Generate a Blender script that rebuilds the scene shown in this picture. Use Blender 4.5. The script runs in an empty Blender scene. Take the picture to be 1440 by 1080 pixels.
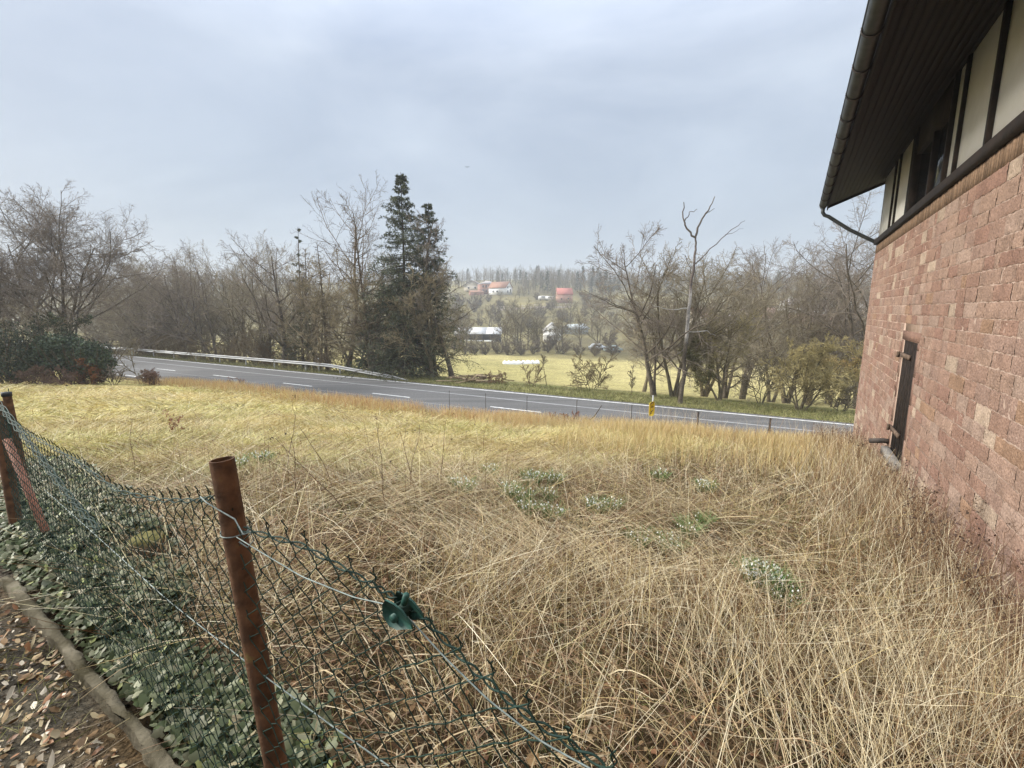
import bpy, math, random
import numpy as np
from math import radians, sin, cos, pi

SC = bpy.context.scene
COL = SC.collection
RNG = np.random.default_rng(7)
EYE = 1.55
PITCH = 9.32
CP, SP = cos(radians(PITCH)), sin(radians(PITCH))
F = 640.0

# ------------------------------------------------------------------ helpers
def ray(x, y):
    """photo pixel -> world direction (x, y, z) with y about 1"""
    v = y - 540.0
    return np.array([x - 720.0, F*CP - v*SP, -(F*SP + v*CP)]) / (F*CP - v*SP)

def at(x, y, Y):
    """a world point seen in direction of a pixel, Y metres ahead of the viewer"""
    return np.array([0, 0, EYE]) + ray(x, y)*Y

def vnoise(x, y, seed=0):
    x = np.asarray(x, float); y = np.asarray(y, float)
    xi = np.floor(x).astype(np.int64); yi = np.floor(y).astype(np.int64)
    xf = x - xi; yf = y - yi
    def h(a, b):
        n = (a*374761393 + b*668265263 + seed*974711) & 0x7fffffff
        n = ((n ^ (n >> 13))*1274126177) & 0x7fffffff
        return ((n ^ (n >> 16)) & 0xffff)/65535.0
    u = xf*xf*(3-2*xf); v = yf*yf*(3-2*yf)
    return (h(xi, yi)*(1-u)+h(xi+1, yi)*u)*(1-v) + (h(xi, yi+1)*(1-u)+h(xi+1, yi+1)*u)*v

def fbm(x, y, seed=0, o=4):
    s = 0; a = .5
    for i in range(o):
        s = s + a*vnoise(np.asarray(x)*2**i, np.asarray(y)*2**i, seed+i*17); a *= .5
    return s

class MB:
    """collects vertices and faces and links them as ONE mesh object"""
    def __init__(s): s.v = []; s.q = []; s.t = []; s.c = []; s.n = 0
    def add(s, v, q=None, t=None, col=None):
        v = np.asarray(v, float).reshape(-1, 3)
        if q is not None and len(q): s.q.append(np.asarray(q, np.int64).reshape(-1, 4)+s.n)
        if t is not None and len(t): s.t.append(np.asarray(t, np.int64).reshape(-1, 3)+s.n)
        c = np.ones((len(v), 3))*.5 if col is None else np.broadcast_to(np.asarray(col, float), (len(v), 3))
        s.v.append(v); s.c.append(c); s.n += len(v)
    def box(s, o, ax, ay, az, col=None):
        """box from corner o along three edge vectors"""
        o, ax, ay, az = [np.asarray(k, float) for k in (o, ax, ay, az)]
        v = [o, o+ax, o+ax+ay, o+ay, o+az, o+ax+az, o+ax+ay+az, o+ay+az]
        s.add(v, [[0,3,2,1],[4,5,6,7],[0,1,5,4],[1,2,6,5],[2,3,7,6],[3,0,4,7]], col=col)
    def cbox(s, c, sx, sy, sz, rz=0, col=None):
        """box on its base centre"""
        a = np.array([cos(rz), sin(rz), 0])*sx; b = np.array([-sin(rz), cos(rz), 0])*sy
        s.box(np.asarray(c, float)-a/2-b/2, a, b, (0, 0, sz), col)
    def tubes(s, P, R, sides=5, col=None, cap=False):
        P = np.asarray(P, float); R = np.asarray(R, float)
        if P.ndim == 2: P = P[None]; R = R[None] if R.ndim == 1 else R
        N, K, _ = P.shape
        R = np.broadcast_to(R, (N, K))
        T = np.gradient(P, axis=1)
        T /= np.linalg.norm(T, axis=2, keepdims=True)+1e-12
        D = P[:, -1]-P[:, 0]; D = D/(np.linalg.norm(D, axis=1, keepdims=True)+1e-9)
        ref = np.where(np.abs(D[:, 2:3]) > .75, np.array([[1., .13, 0]]), np.array([[0.05, 0.02, 1.]]))
        ref = np.repeat(ref[:, None], K, 1)
        A = np.cross(T, ref); A /= np.linalg.norm(A, axis=2, keepdims=True)+1e-12
        B = np.cross(T, A)
        th = np.arange(sides)*2*pi/sides
        V = P[:, :, None] + R[:, :, None, None]*(A[:, :, None]*np.cos(th)[None, None, :, None] + B[:, :, None]*np.sin(th)[None, None, :, None])
        idx = np.arange(N*K*sides).reshape(N, K, sides)
        a = idx[:, :-1]; b = idx[:, 1:]
        q = np.stack([a, b, np.roll(b, -1, 2), np.roll(a, -1, 2)], -1).reshape(-1, 4)
        c = None
        if col is not None:
            col = np.asarray(col, float)
            c = np.broadcast_to(col, (len(V.reshape(-1, 3)), 3)) if col.ndim == 1 else np.repeat(col, K*sides, 0)
        s.add(V.reshape(-1, 3), q, col=c)
        if cap:
            base = s.n
            v = np.concatenate([P[:, 0], P[:, -1]]); s.add(v, col=None if c is None else c[0])
            off = base - N*K*sides
            for n in range(N):
                f = idx[n, 0]; l = idx[n, -1]
                t = [[f[j], f[(j+1) % sides], base-off+n] for j in range(sides)] + [[l[(j+1) % sides], l[j], base-off+N+n] for j in range(sides)]
                s.t.append(np.asarray(t)+off)
    def build(s, name, mat, parent=None, origin=None, smooth=False):
        v = np.concatenate(s.v) if s.v else np.zeros((0, 3))
        o = np.zeros(3) if origin is None else np.asarray(origin, float)
        if parent is not None: o = o + np.array(parent['_o'])
        elif origin is None and len(v):
            o = np.array([(v[:, 0].min()+v[:, 0].max())/2, (v[:, 1].min()+v[:, 1].max())/2, v[:, 2].min()])
        if name in WORLD0: o = np.zeros(3)
        me = bpy.data.meshes.new(name)
        q = np.concatenate(s.q) if s.q else np.zeros((0, 4), np.int64)
        t = np.concatenate(s.t) if s.t else np.zeros((0, 3), np.int64)
        me.vertices.add(len(v)); me.vertices.foreach_set('co', (v-o).astype(np.float32).ravel())
        loops = np.concatenate([q.ravel(), t.ravel()]).astype(np.int32)
        me.loops.add(len(loops)); me.loops.foreach_set('vertex_index', loops)
        st = np.concatenate([np.arange(len(q))*4, len(q)*4+np.arange(len(t))*3]).astype(np.int32)
        me.polygons.add(len(st)); me.polygons.foreach_set('loop_start', st)
        me.update(calc_edges=True)
        if smooth: me.polygons.foreach_set('use_smooth', np.ones(len(st), bool))
        c = np.concatenate(s.c); c = np.concatenate([c, np.ones((len(c), 1))], 1).astype(np.float32)
        a = me.attributes.new('Col', 'FLOAT_COLOR', 'POINT'); a.data.foreach_set('color', c.ravel())
        me.materials.append(mat)
        ob = bpy.data.objects.new(name, me); COL.objects.link(ob)
        if parent is None: ob.location = o; ob['_o'] = list(o)
        else: ob.parent = parent; ob['_o'] = list(o)
        return ob
WORLD0 = ()

def tag(o, label=None, cat=None, group=None, kind=None):
    if label: o['label'] = label
    if cat: o['category'] = cat
    if group: o['group'] = group
    if kind: o['kind'] = kind
    return o

def empty(name, loc, label, cat, group=None):
    o = bpy.data.objects.new(name, None); COL.objects.link(o)
    o.location = [float(k) for k in loc]; o['_o'] = [float(k) for k in loc]
    o.empty_display_size = .2
    return tag(o, label, cat, group)

def copy_tree(o, loc, rz=0, sc=1, label=None, group=None):
    c = o.copy(); COL.objects.link(c); c.location = [float(k) for k in loc]
    c.rotation_euler = (0, 0, rz); c.scale = (sc, sc, sc) if np.isscalar(sc) else sc
    if label: c['label'] = label
    if group: c['group'] = group
    for ch in o.children:
        d = ch.copy(); COL.objects.link(d); d.parent = c
        for g in ch.children:
            e = g.copy(); COL.objects.link(e); e.parent = d
    return c

# ------------------------------------------------------------------ materials
def new_mat(name, rough=.8, spec=.2):
    m = bpy.data.materials.new(name); m.use_nodes = True
    b = m.node_tree.nodes['Principled BSDF']
    b.inputs['Roughness'].default_value = rough; b.inputs['Specular IOR Level'].default_value = spec
    return m, m.node_tree.nodes, m.node_tree.links, b

def noise_mat(name, c1, c2, scale=4, rough=.8, spec=.2, bump=0, bscale=None, detail=6, metal=0, c3=None, bdist=.02):
    m, N, L, b = new_mat(name, rough, spec)
    tc = N.new('ShaderNodeTexCoord'); no = N.new('ShaderNodeTexNoise')
    no.inputs['Scale'].default_value = scale; no.inputs['Detail'].default_value = detail
    L.new(tc.outputs['Object'], no.inputs['Vector'])
    cr = N.new('ShaderNodeValToRGB'); cr.color_ramp.elements[0].position = .35; cr.color_ramp.elements[1].position = .65
    cr.color_ramp.elements[0].color = (*c1, 1); cr.color_ramp.elements[1].color = (*c2, 1)
    if c3: e = cr.color_ramp.elements.new(.8); e.color = (*c3, 1)
    L.new(no.outputs['Fac'], cr.inputs['Fac']); L.new(cr.outputs['Color'], b.inputs['Base Color'])
    b.inputs['Metallic'].default_value = metal
    if bump:
        n2 = N.new('ShaderNodeTexNoise'); n2.inputs['Scale'].default_value = bscale or scale*4; n2.inputs['Detail'].default_value = 8
        L.new(tc.outputs['Object'], n2.inputs['Vector'])
        bp = N.new('ShaderNodeBump'); bp.inputs['Strength'].default_value = bump; bp.inputs['Distance'].default_value = bdist
        L.new(n2.outputs['Fac'], bp.inputs['Height']); L.new(bp.outputs['Normal'], b.inputs['Normal'])
    return m

def attr_mat(name, rough=.8, spec=.15, scales=((6, .35),), bump=0, bscale=30, bdist=.02, trans=0):
    """colour from the mesh's own colour attribute, varied by noise"""
    m, N, L, b = new_mat(name, rough, spec)
    at_ = N.new('ShaderNodeAttribute'); at_.attribute_name = 'Col'
    tc = N.new('ShaderNodeTexCoord'); out = at_.outputs['Color']
    for sc, amt in scales:
        no = N.new('ShaderNodeTexNoise'); no.inputs['Scale'].default_value = sc; no.inputs['Detail'].default_value = 5
        L.new(tc.outputs['Object'], no.inputs['Vector'])
        mr = N.new('ShaderNodeMapRange'); mr.inputs['From Min'].default_value = .3; mr.inputs['From Max'].default_value = .7
        mr.inputs['To Min'].default_value = 1-amt; mr.inputs['To Max'].default_value = 1+amt
        L.new(no.outputs['Fac'], mr.inputs['Value'])
        vm = N.new('ShaderNodeVectorMath'); vm.operation = 'SCALE'
        L.new(out, vm.inputs[0]); L.new(mr.outputs['Result'], vm.inputs['Scale']); out = vm.outputs['Vector']
    L.new(out, b.inputs['Base Color'])
    if bump:
        n2 = N.new('ShaderNodeTexNoise'); n2.inputs['Scale'].default_value = bscale; n2.inputs['Detail'].default_value = 8
        L.new(tc.outputs['Object'], n2.inputs['Vector'])
        bp = N.new('ShaderNodeBump'); bp.inputs['Strength'].default_value = bump; bp.inputs['Distance'].default_value = bdist
        L.new(n2.outputs['Fac'], bp.inputs['Height']); L.new(bp.outputs['Normal'], b.inputs['Normal'])
    return m

M = {}
M['ground'] = attr_mat('ground_soil', .95, .05, ((.35, .18), (3, .3), (22, .4), (110, .45)), 1, 26, .05)
M['grass'] = attr_mat('dry_grass_blades', .6, .25, ())
M['ivy'] = attr_mat('ivy_leaf', .5, .2, ())
M['leaf'] = attr_mat('dead_leaf', .6, .3, ())
M['flower'] = attr_mat('snowdrop', .5, .3, ())
M['bark'] = attr_mat('bark', .9, .1, ((3, .3), (16, .3)), .7, 18, .03)
M['twig'] = attr_mat('twig', .85, .15, ((1.2, .2),))
M['needle'] = attr_mat('needles', .6, .25, ((1.5, .25),))
M['stone'] = attr_mat('sandstone', .9, .12, ((5, .14), (45, .28)), 1, 48, .02)
M['plain'] = attr_mat('painted_surface', .75, .2, ((1.5, .08),))
M['wood'] = attr_mat('grey_wood', .8, .2, ((9, .35),), .5, 30, .01)
M['rust'] = noise_mat('rusty_steel', (.060, .032, .017), (.145, .074, .038), 22, .8, .2, .6, 110, c3=(.20, .15, .05), bdist=.004)
M['rust_red'] = noise_mat('red_primer_steel', (.20, .082, .05), (.31, .135, .085), 14, .75, .3, .4, 60, bdist=.004)
M['green_wire'] = noise_mat('green_plastic_wire', (.010, .026, .020), (.026, .055, .042), 30, .65, .2)
M['green_cast'] = noise_mat('green_tensioner_paint', (.012, .045, .034), (.022, .075, .058), 30, .55, .3)
M['zinc_wire'] = noise_mat('galvanised_wire', (.12, .145, .135), (.23, .27, .25), 60, .55, .4, metal=.3)
M['asphalt'] = noise_mat('asphalt', (.105, .103, .10), (.15, .147, .142), .5, .85, .25, .4, 120, bdist=.006)
M['line'] = noise_mat('road_paint', (.42, .42, .41), (.78, .78, .76), 5, .7, .3)
m, N_, L_, b_ = new_mat('road_asphalt', .85, .25); M['asphalt'] = m
tc_ = N_.new('ShaderNodeTexCoord'); mp_ = N_.new('ShaderNodeMapping'); mp_.inputs['Rotation'].default_value = (0, 0, math.atan2(.4656, .885)); mp_.inputs['Scale'].default_value = (.035, 1.1, 1)
L_.new(tc_.outputs['Object'], mp_.inputs['Vector']); out_ = None
for vec, sc_, lo, hi in ((mp_.outputs['Vector'], 1.4, .78, 1.22), (tc_.outputs['Object'], .22, .86, 1.12), (tc_.outputs['Object'], 9, .85, 1.15), (tc_.outputs['Object'], 70, .8, 1.2)):
    n_ = N_.new('ShaderNodeTexNoise'); n_.inputs['Scale'].default_value = sc_; n_.inputs['Detail'].default_value = 4; L_.new(vec, n_.inputs['Vector'])
    r_ = N_.new('ShaderNodeMapRange'); r_.inputs['From Min'].default_value = .3; r_.inputs['From Max'].default_value = .7; r_.inputs['To Min'].default_value = lo; r_.inputs['To Max'].default_value = hi; L_.new(n_.outputs['Fac'], r_.inputs['Value'])
    v_ = N_.new('ShaderNodeVectorMath'); v_.operation = 'SCALE'
    if out_ is None: v_.inputs[0].default_value = (.112, .110, .107)
    else: L_.new(out_, v_.inputs[0])
    L_.new(r_.outputs['Result'], v_.inputs['Scale']); out_ = v_.outputs['Vector']
L_.new(out_, b_.inputs['Base Color'])
M['seam'] = noise_mat('road_seam', (.23, .23, .235), (.29, .29, .29), 3, .8, .3)
M['rail'] = noise_mat('galvanised_rail', (.33, .335, .33), (.44, .445, .44), 2, .5, .4)
M['white'] = noise_mat('white_plastic', (.7, .7, .7), (.82, .82, .8), 3, .5, .4)
M['black'] = noise_mat('black_rubber', (.012, .012, .012), (.03, .03, .03), 3, .6, .3)
M['yellow'] = noise_mat('yellow_enamel', (.72, .50, .02), (.82, .60, .04), 6, .45, .4)
M['dark_iron'] = noise_mat('dark_iron', (.035, .032, .03), (.07, .055, .045), 12, .7, .3)
M['beam'] = noise_mat('dark_stained_timber', (.012, .008, .006), (.028, .018, .013), 9, .75, .25, .4, 40, bdist=.01)
M['soffit'] = noise_mat('brown_soffit_board', (.006, .0034, .0025), (.012, .006, .004), 5, .7, .25, .4, 40, bdist=.008)
M['plaster'] = noise_mat('cream_roughcast', (.82, .79, .72), (.87, .84, .78), 4, .9, .1, .8, 90, bdist=.012)
M['gutter'] = noise_mat('aged_zinc', (.018, .021, .020), (.042, .046, .043), 7, .5, .5, metal=.3)
M['mortar'] = noise_mat('pink_mortar', (.40, .29, .225), (.50, .37, .295), 9, .95, .05, .5, 60, bdist=.006)
M['brick'] = attr_mat('orange_brick', .9, .1, ((30, .25),), .7, 60, .006)
M['door'] = noise_mat('weathered_door', (.010, .007, .005), (.026, .017, .012), 10, .8, .2, .5, 50, bdist=.006)
M['tile'] = noise_mat('red_roof_tile', (.16, .06, .04), (.26, .10, .06), 2, .8, .2)
M['concrete'] = noise_mat('mossy_concrete', (.045, .038, .02), (.17, .148, .105), 5, .95, .1, .8, 45, c3=(.06, .075, .02), bdist=.012)
m, N_, L_, b_ = new_mat('window_glass', .06, .6); b_.inputs['Base Color'].default_value = (.03, .035, .04, 1); b_.inputs['Specular IOR Level'].default_value = 1.0; M['glass'] = m

# ------------------------------------------------------------------ terrain
RD = np.array([.885, -.4656]); RD /= np.linalg.norm(RD)
RQ = np.array([-RD[1], RD[0]])
if RQ[1] < 0: RQ = -RQ
def sq(x, y): return x*RD[0]+y*RD[1], x*RQ[0]+y*RQ[1]
def xy(s, q): return s*RD[0]+q*RQ[0], s*RD[1]+q*RQ[1]
HD = np.array([.5225, .8526]); HN = np.array([.8526, -.5225]); D = 1.65   # house wall: along, inward normal, distance

CPTS = np.array([
 (-5.1, 4.5, -.4), (-3.49, 3.0, .0), (-2.6, 2.35, .0), (-.6, 1.0, 0), (.4, .3, -.02), (1.5, -.5, -.1), (-3, .5, .0), (-6, 2.5, -.2),
 (-2, -2, .05), (0, -4, .1), (-10, 6, -.6), (3, -3, -.3), (-6, -6, .2), (.5, 1.6, -.22),
 (3.75, 2.97, -.97), (4.8, 4.6, -1.1), (6.2, 7.0, -1.36), (9.47, 12.3, -2.35), (2.4, 0, -.6), (2.2, 2.6, -.62),
 (-9.4, 21.9, -2.75), (-.55, 17.2, -2.72), (6.2, 13.7, -2.33), (9.0, 11.9, -2.27), (-22.9, 29.5, -3.2), (-40, 38, -3.4), (-25, 22, -2.1),
 (-30, 12, -1.6), (-14, 10, -1.25), (.5, 5, -.75), (4, 8.5, -1.4), (-5, 12, -1.6), (-16, 22, -2.35), (12, 8, -1.8), (20, 6, -2.2)])
def _tps_fit(P):
    n = len(P); d = np.linalg.norm(P[:, None, :2]-P[None, :, :2], axis=2)
    K = np.where(d > 0, d*d*np.log(d+1e-12), 0)+np.eye(n)*2.0
    Q = np.c_[np.ones(n), P[:, :2]]
    A = np.block([[K, Q], [Q.T, np.zeros((3, 3))]])
    return np.linalg.solve(A, np.r_[P[:, 2], np.zeros(3)])
TW = _tps_fit(CPTS)
GX = np.linspace(-62, 30, 369); GY = np.linspace(-12, 62, 297)
def _tps(x, y):
    sh = x.shape; x = x.ravel(); y = y.ravel(); n = len(CPTS)
    o = TW[n]+TW[n+1]*x+TW[n+2]*y
    for i in range(n):
        d2 = (x-CPTS[i, 0])**2+(y-CPTS[i, 1])**2
        o += TW[i]*.5*d2*np.log(d2+1e-12)
    return o.reshape(sh)
_gx, _gy = np.meshgrid(GX, GY)
GZ = np.clip(_tps(_gx, _gy), -4.2, .6)
GZ += (fbm(_gx*.9, _gy*.9, 3)-.47)*.16*np.clip((_gy-1)/4, 0, 1)
def field(x, y):
    fx = np.clip((np.asarray(x)-GX[0])/(GX[1]-GX[0]), 0, len(GX)-1.001); fy = np.clip((np.asarray(y)-GY[0])/(GY[1]-GY[0]), 0, len(GY)-1.001)
    i = fx.astype(int); j = fy.astype(int); u = fx-i; v = fy-j
    return (GZ[j, i]*(1-u)+GZ[j, i+1]*u)*(1-v)+(GZ[j+1, i]*(1-u)+GZ[j+1, i+1]*u)*v
UU = [0, 3, 8, 20, 45, 80, 130, 165, 195, 210, 258, 300, 350, 450, 700, 1500, 6000]
UZ = [-3.42, -3.6, -4.9, -6.9, -8.2, -9, -9.4, -6, -.3, 2.5, 10, 16, 22, 32, 45, 50, 50]
_u = np.linspace(0, 1500, 1501); _z = np.interp(_u, UU, UZ)
_k = np.ones(15)/15; _zs = np.convolve(np.pad(_z, 7, 'edge'), _k, 'valid'); _zs[:10] = _z[:10]
ZR = -3.5
def gz(x, y):
    x = np.asarray(x, float); y = np.asarray(y, float); s, q = sq(x, y)
    e = q-15.05
    xb, yb = xy(s, np.minimum(q, 15.05))
    zf = field(xb, yb)
    w = np.clip(e/1.45, 0, 1); w = w*w*(3-2*w)
    zn = zf*(1-w)+ZR*w
    u = q-26 + .22*np.maximum(0, -s-20) - .55*np.maximum(0, x-20)*np.clip((q-60)/80, 0, 1)
    zv = np.interp(u, _u, _zs) + (fbm(x*.05, y*.05, 5)-.47)*np.clip((u-3)/60, 0, 1)*3.0
    zv = np.where(q < 26, ZR+np.clip((q-24.7)/1.3, 0, 1)*.08, zv)
    return np.where(q < 20, zn, zv)
def hit(x, y, far=60):
    r = ray(x, y); Y = np.linspace(.4, far, 6000)
    below = (EYE+r[2]*Y) < gz(r[0]*Y, Y)
    k = np.argmax(below) if below.any() else -1
    return np.array([r[0]*Y[k], Y[k], float(gz(r[0]*Y[k], Y[k]))])

def geo(a, b, n, p): return a+(b-a)*np.linspace(0, 1, n)**p
qs = np.concatenate([geo(-30, -6, 8, 1), np.linspace(-5, 15, 101), np.linspace(15.2, 16.6, 8), [18, 20, 22, 24, 24.7, 25.2, 26], geo(27, 60, 26, 1.1), geo(63, 330, 110, 1.15), geo(345, 1600, 30, 1.5)])
ss = np.concatenate([geo(-1500, -160, 28, .6), np.linspace(-155, -40, 60), np.linspace(-38, -12, 70), np.linspace(-11.8, 14, 130), np.linspace(14.5, 60, 60), np.linspace(62, 300, 90), geo(310, 1500, 24, 1.5)])
S_, Q_ = np.meshgrid(ss, qs); X_, Y_ = xy(S_, Q_); Z_ = gz(X_, Y_)
# small tussock relief on the open field
Z_ += np.where((Q_ > 1.0) & (Q_ < 14.6), (fbm(X_*2.2, Y_*2.2, 11)-.47)*.10, 0)
Z_ -= np.where((Q_ > 16.45) & (Q_ < 24.6), .05, 0)
def L3(a, b, t): return np.asarray(a)[None]*(1-t[:, None])+np.asarray(b)[None]*t[:, None]
xf, yf, qf, sf = X_.ravel(), Y_.ravel(), Q_.ravel(), S_.ravel()
nz = fbm(xf*.35, yf*.35, 21); n2 = fbm(xf*1.6, yf*1.6, 22)
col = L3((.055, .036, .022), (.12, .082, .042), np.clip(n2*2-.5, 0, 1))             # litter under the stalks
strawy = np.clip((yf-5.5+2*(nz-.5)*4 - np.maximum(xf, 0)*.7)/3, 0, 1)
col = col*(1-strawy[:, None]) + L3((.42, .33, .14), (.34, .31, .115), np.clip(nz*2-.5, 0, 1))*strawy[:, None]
bank = ((qf > 15) & (qf < 16.6)); col[bank] = (.20, .15, .07)
path = ((xf+.645)*.575+(yf-1)*.818 < -.12) & (qf < 8); col[path] = L3((.05, .042, .032), (.115, .10, .07), np.clip(n2*2-.5, 0, 1))[path]
v1 = (qf > 24.5); verge = (qf > 24.5) & (qf < 28)
mead = L3((.29, .255, .105), (.42, .355, .165), np.clip(fbm(xf*.03, yf*.03, 31)*2.2-.6, 0, 1))
hill = L3((.095, .08, .045), (.20, .17, .075), np.clip(fbm(xf*.04, yf*.04, 33)*2.4-.7, 0, 1))
hw = np.clip((qf-88+14*(fbm(xf*.03, yf*.03, 35)-.47))/14, 0, 1)*.9
col[v1] = (mead*(1-hw[:, None])+hill*hw[:, None])[v1]
col[verge] = L3((.14, .145, .05), (.26, .245, .10), np.clip(n2*2-.5, 0, 1))[verge]
g = MB(); nq, ns = S_.shape; ii = np.arange(nq*ns).reshape(nq, ns)
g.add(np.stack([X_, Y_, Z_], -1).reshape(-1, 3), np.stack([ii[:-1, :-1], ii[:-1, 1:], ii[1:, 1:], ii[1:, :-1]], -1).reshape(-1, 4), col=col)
tag(g.build('ground', M['ground'], origin=(0, 0, 0), smooth=True), kind='structure')

# ------------------------------------------------------------------ road
def strip(mb, s0, s1, q0, q1, z, n=2, thick=0, bend=True):
    s = np.linspace(s0, s1, max(n, 2))
    k = 0
    a = np.stack([*xy(s, np.full_like(s, q0)), np.full_like(s, z)], 1); b = np.stack([*xy(s, np.full_like(s, q1)), np.full_like(s, z)], 1)
    v = np.concatenate([a, b]); m = len(s); i = np.arange(m-1)
    mb.add(v, np.stack([i, i+1, m+i+1, m+i], 1))
QC, QF, QN = 20.0, 24.05, 16.85
ZRD = ZR+.05
r = MB()
for (qa, qb, za, zb) in ((16.45, 24.5, ZRD, ZRD), (24.5, 24.52, ZRD, ZRD-.12), (16.43, 16.45, ZRD-.12, ZRD)):
    s = np.linspace(-220, 120, 170)
    a = np.stack([*xy(s, np.full_like(s, qa)), np.full_like(s, za)], 1); b = np.stack([*xy(s, np.full_like(s, qb)), np.full_like(s, zb)], 1)
    i = np.arange(len(s)-1); m = len(s); r.add(np.concatenate([a, b]), np.stack([i, i+1, m+i+1, m+i], 1))
tag(r.build('road', M['asphalt'], origin=(0, 0, 0)), kind='structure')
r = MB()
strip(r, -220, 120, QF-.06, QF+.09, ZRD+.004); strip(r, -220, 120, QN-.08, QN+.06, ZRD+.004)
s_d = -2.08*5-1.4
for k in range(-22, 8):
    strip(r, s_d+k*8.25, s_d+k*8.25+2.9, QC-.065, QC+.065, ZRD+.004)
tag(r.build('road_markings', M['line'], origin=(0, 0, 0)), kind='structure')
r = MB(); strip(r, -220, 120, 22.05, 22.22, ZRD+.003); strip(r, -220, 120, 19.2, 19.25, ZRD+.003)
tag(r.build('road_seam', M['seam'], origin=(0, 0, 0)), kind='structure')

# ------------------------------------------------------------------ trees
def grow(rng, P0, d0, L, K, wig, trop):
    N = len(P0); P = np.zeros((N, K, 3)); P[:, 0] = P0; d = d0/np.linalg.norm(d0, axis=1, keepdims=True)
    st = (L/(K-1))[:, None]
    for k in range(1, K):
        d = d + rng.normal(0, wig, (N, 3)) + np.array([0, 0, 1.])*trop
        d /= np.linalg.norm(d, axis=1, keepdims=True); P[:, k] = P[:, k-1]+d*st
    return P
def kids(rng, P, R, L, n, t0, t1, ang, ratio, K, wig, trop, shorten=.5, rk=.6, rmin=.006, flat=0):
    N, KP, _ = P.shape
    par = np.repeat(np.arange(N), n); m = len(par)
    t = t0+(t1-t0)*((np.tile(np.arange(n), N)+rng.random(m))/n)
    f = t*(KP-1); i = np.minimum(f.astype(int), KP-2); u = (f-i)[:, None]
    p = P[par, i]*(1-u)+P[par, i+1]*u; T = P[par, i+1]-P[par, i]; T /= np.linalg.norm(T, axis=1, keepdims=True)+1e-9
    rp = R[par, i]*(1-u[:, 0])+R[par, i+1]*u[:, 0]
    rv = rng.normal(0, 1, (m, 3)); rv[:, 2] *= (1-flat); perp = rv-T*(rv*T).sum(1, keepdims=True); perp /= np.linalg.norm(perp, axis=1, keepdims=True)+1e-9
    a = np.radians(ang*(1+rng.normal(0, .22, m)))[:, None]
    d = T*np.cos(a)+perp*np.sin(a)
    l = L[par]*ratio*(1-shorten*(t-t0)/(t1-t0+1e-6))*rng.uniform(.65, 1.3, m)
    Pc = grow(rng, p, d, l, K, wig, trop)
    r0 = np.maximum(np.minimum(rp*.8, rp*rk+.001), rmin)
    tp = np.linspace(1, .35, K)
    return Pc, np.maximum(r0[:, None]*tp[None], rmin*.55), l

DEF = dict(stems=((0, 0, 1),), n=(14, 9, 7, 4), ang=(52, 50, 46, 44), ratio=(.60, .50, .46, .50), trop=(.03, .045, .035, .03, .02), wig=.11,
           t0=.22, r=.019, shorten=.50, rmin=.0078, bark=(.085, .07, .05), twig=(.12, .095, .065), spread=1.0)
def bare_tree(name, label, cat, base, H, seed, group=None, **kw):
    p = dict(DEF); p.update(kw); rng = np.random.default_rng(seed)
    o = empty(name, base, label, cat, group); base = np.asarray(base, float)
    tr = MB(); cr = MB()
    for (lx, ly, hf) in p['stems']:
        h = H*hf*.86
        b = base+np.array([lx*.22*rng.uniform(.5, 1), ly*.22*rng.uniform(.5, 1), -.15])
        if 'curve' in p:
            P = np.array(p['curve'], float)*np.array([H, H, H])[None]+base; 
            tt = np.linspace(0, 1, 12); u0 = np.linspace(0, 1, len(P)); P = np.stack([np.interp(tt, u0, P[:, k]) for k in range(3)], 1)
            P[1:-1] = .25*P[:-2]+.5*P[1:-1]+.25*P[2:]; P = P[None]
        else:
            P = grow(rng, b[None], np.array([[lx, ly, 1.]]), np.array([h]), 12, p['wig']*.55, p['trop'][0])
        r0 = p['r']*H*(hf if len(p['stems']) > 1 else 1)/math.sqrt(len(p['stems']))**.6
        tl = np.linspace(0, 1, 12)
        R = (r0*(1-.85*tl)+r0*.35*np.exp(-tl*14))[None]
        tr.tubes(P, np.maximum(R, .012), 9, p['bark'])
        Lv = np.array([h])
        for lv in range(len(p['n'])):
            nn = p['n'][lv]
            if lv == 0: nn = max(3, int(nn*(hf if len(p['stems']) > 1 else 1)))
            K = (9, 7, 5, 4, 3)[lv]
            P, R, Lv = kids(rng, P, R, Lv, nn, p['t0'] if lv == 0 else .18, .98, p['ang'][lv], p['ratio'][lv]*(p['spread'] if lv == 0 else 1), K, p['wig']*(1, 1.2, 1.5, 1.7, 1.8)[lv], p['trop'][lv+1],
                            p['shorten'], (.50, .5, .55, .6, .6)[lv], p['rmin']*(3, 1.7, 1.15, .9, .8)[lv], p.get('flat', 0) if lv == 0 else 0)
            if lv == 0: tr.tubes(P, R, 6, p['bark'])
            else:
                c = np.array(p['twig'])[None]*rng.uniform(.7, 1.25, (len(P), 1))*np.array([[1, 1, 1]])
                cr.tubes(P, R, 4 if lv == 1 else 3, c)
    if p.get('leaves'):
        nl, lc, ls = p['leaves']
        k = rng.integers(0, len(P), nl); pt = P[k, rng.integers(1, P.shape[1], nl)]+rng.normal(0, .05, (nl, 3))
        if 'leafz' in p: pt = pt[(pt[:, 2]-base[2]) > p['leafz']*H]
        cards(cr, rng, pt, ls, lc)
    tr.build('trunk', M['bark'], o, smooth=True); cr.build('crown', M['twig'], o)
    return o
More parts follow.
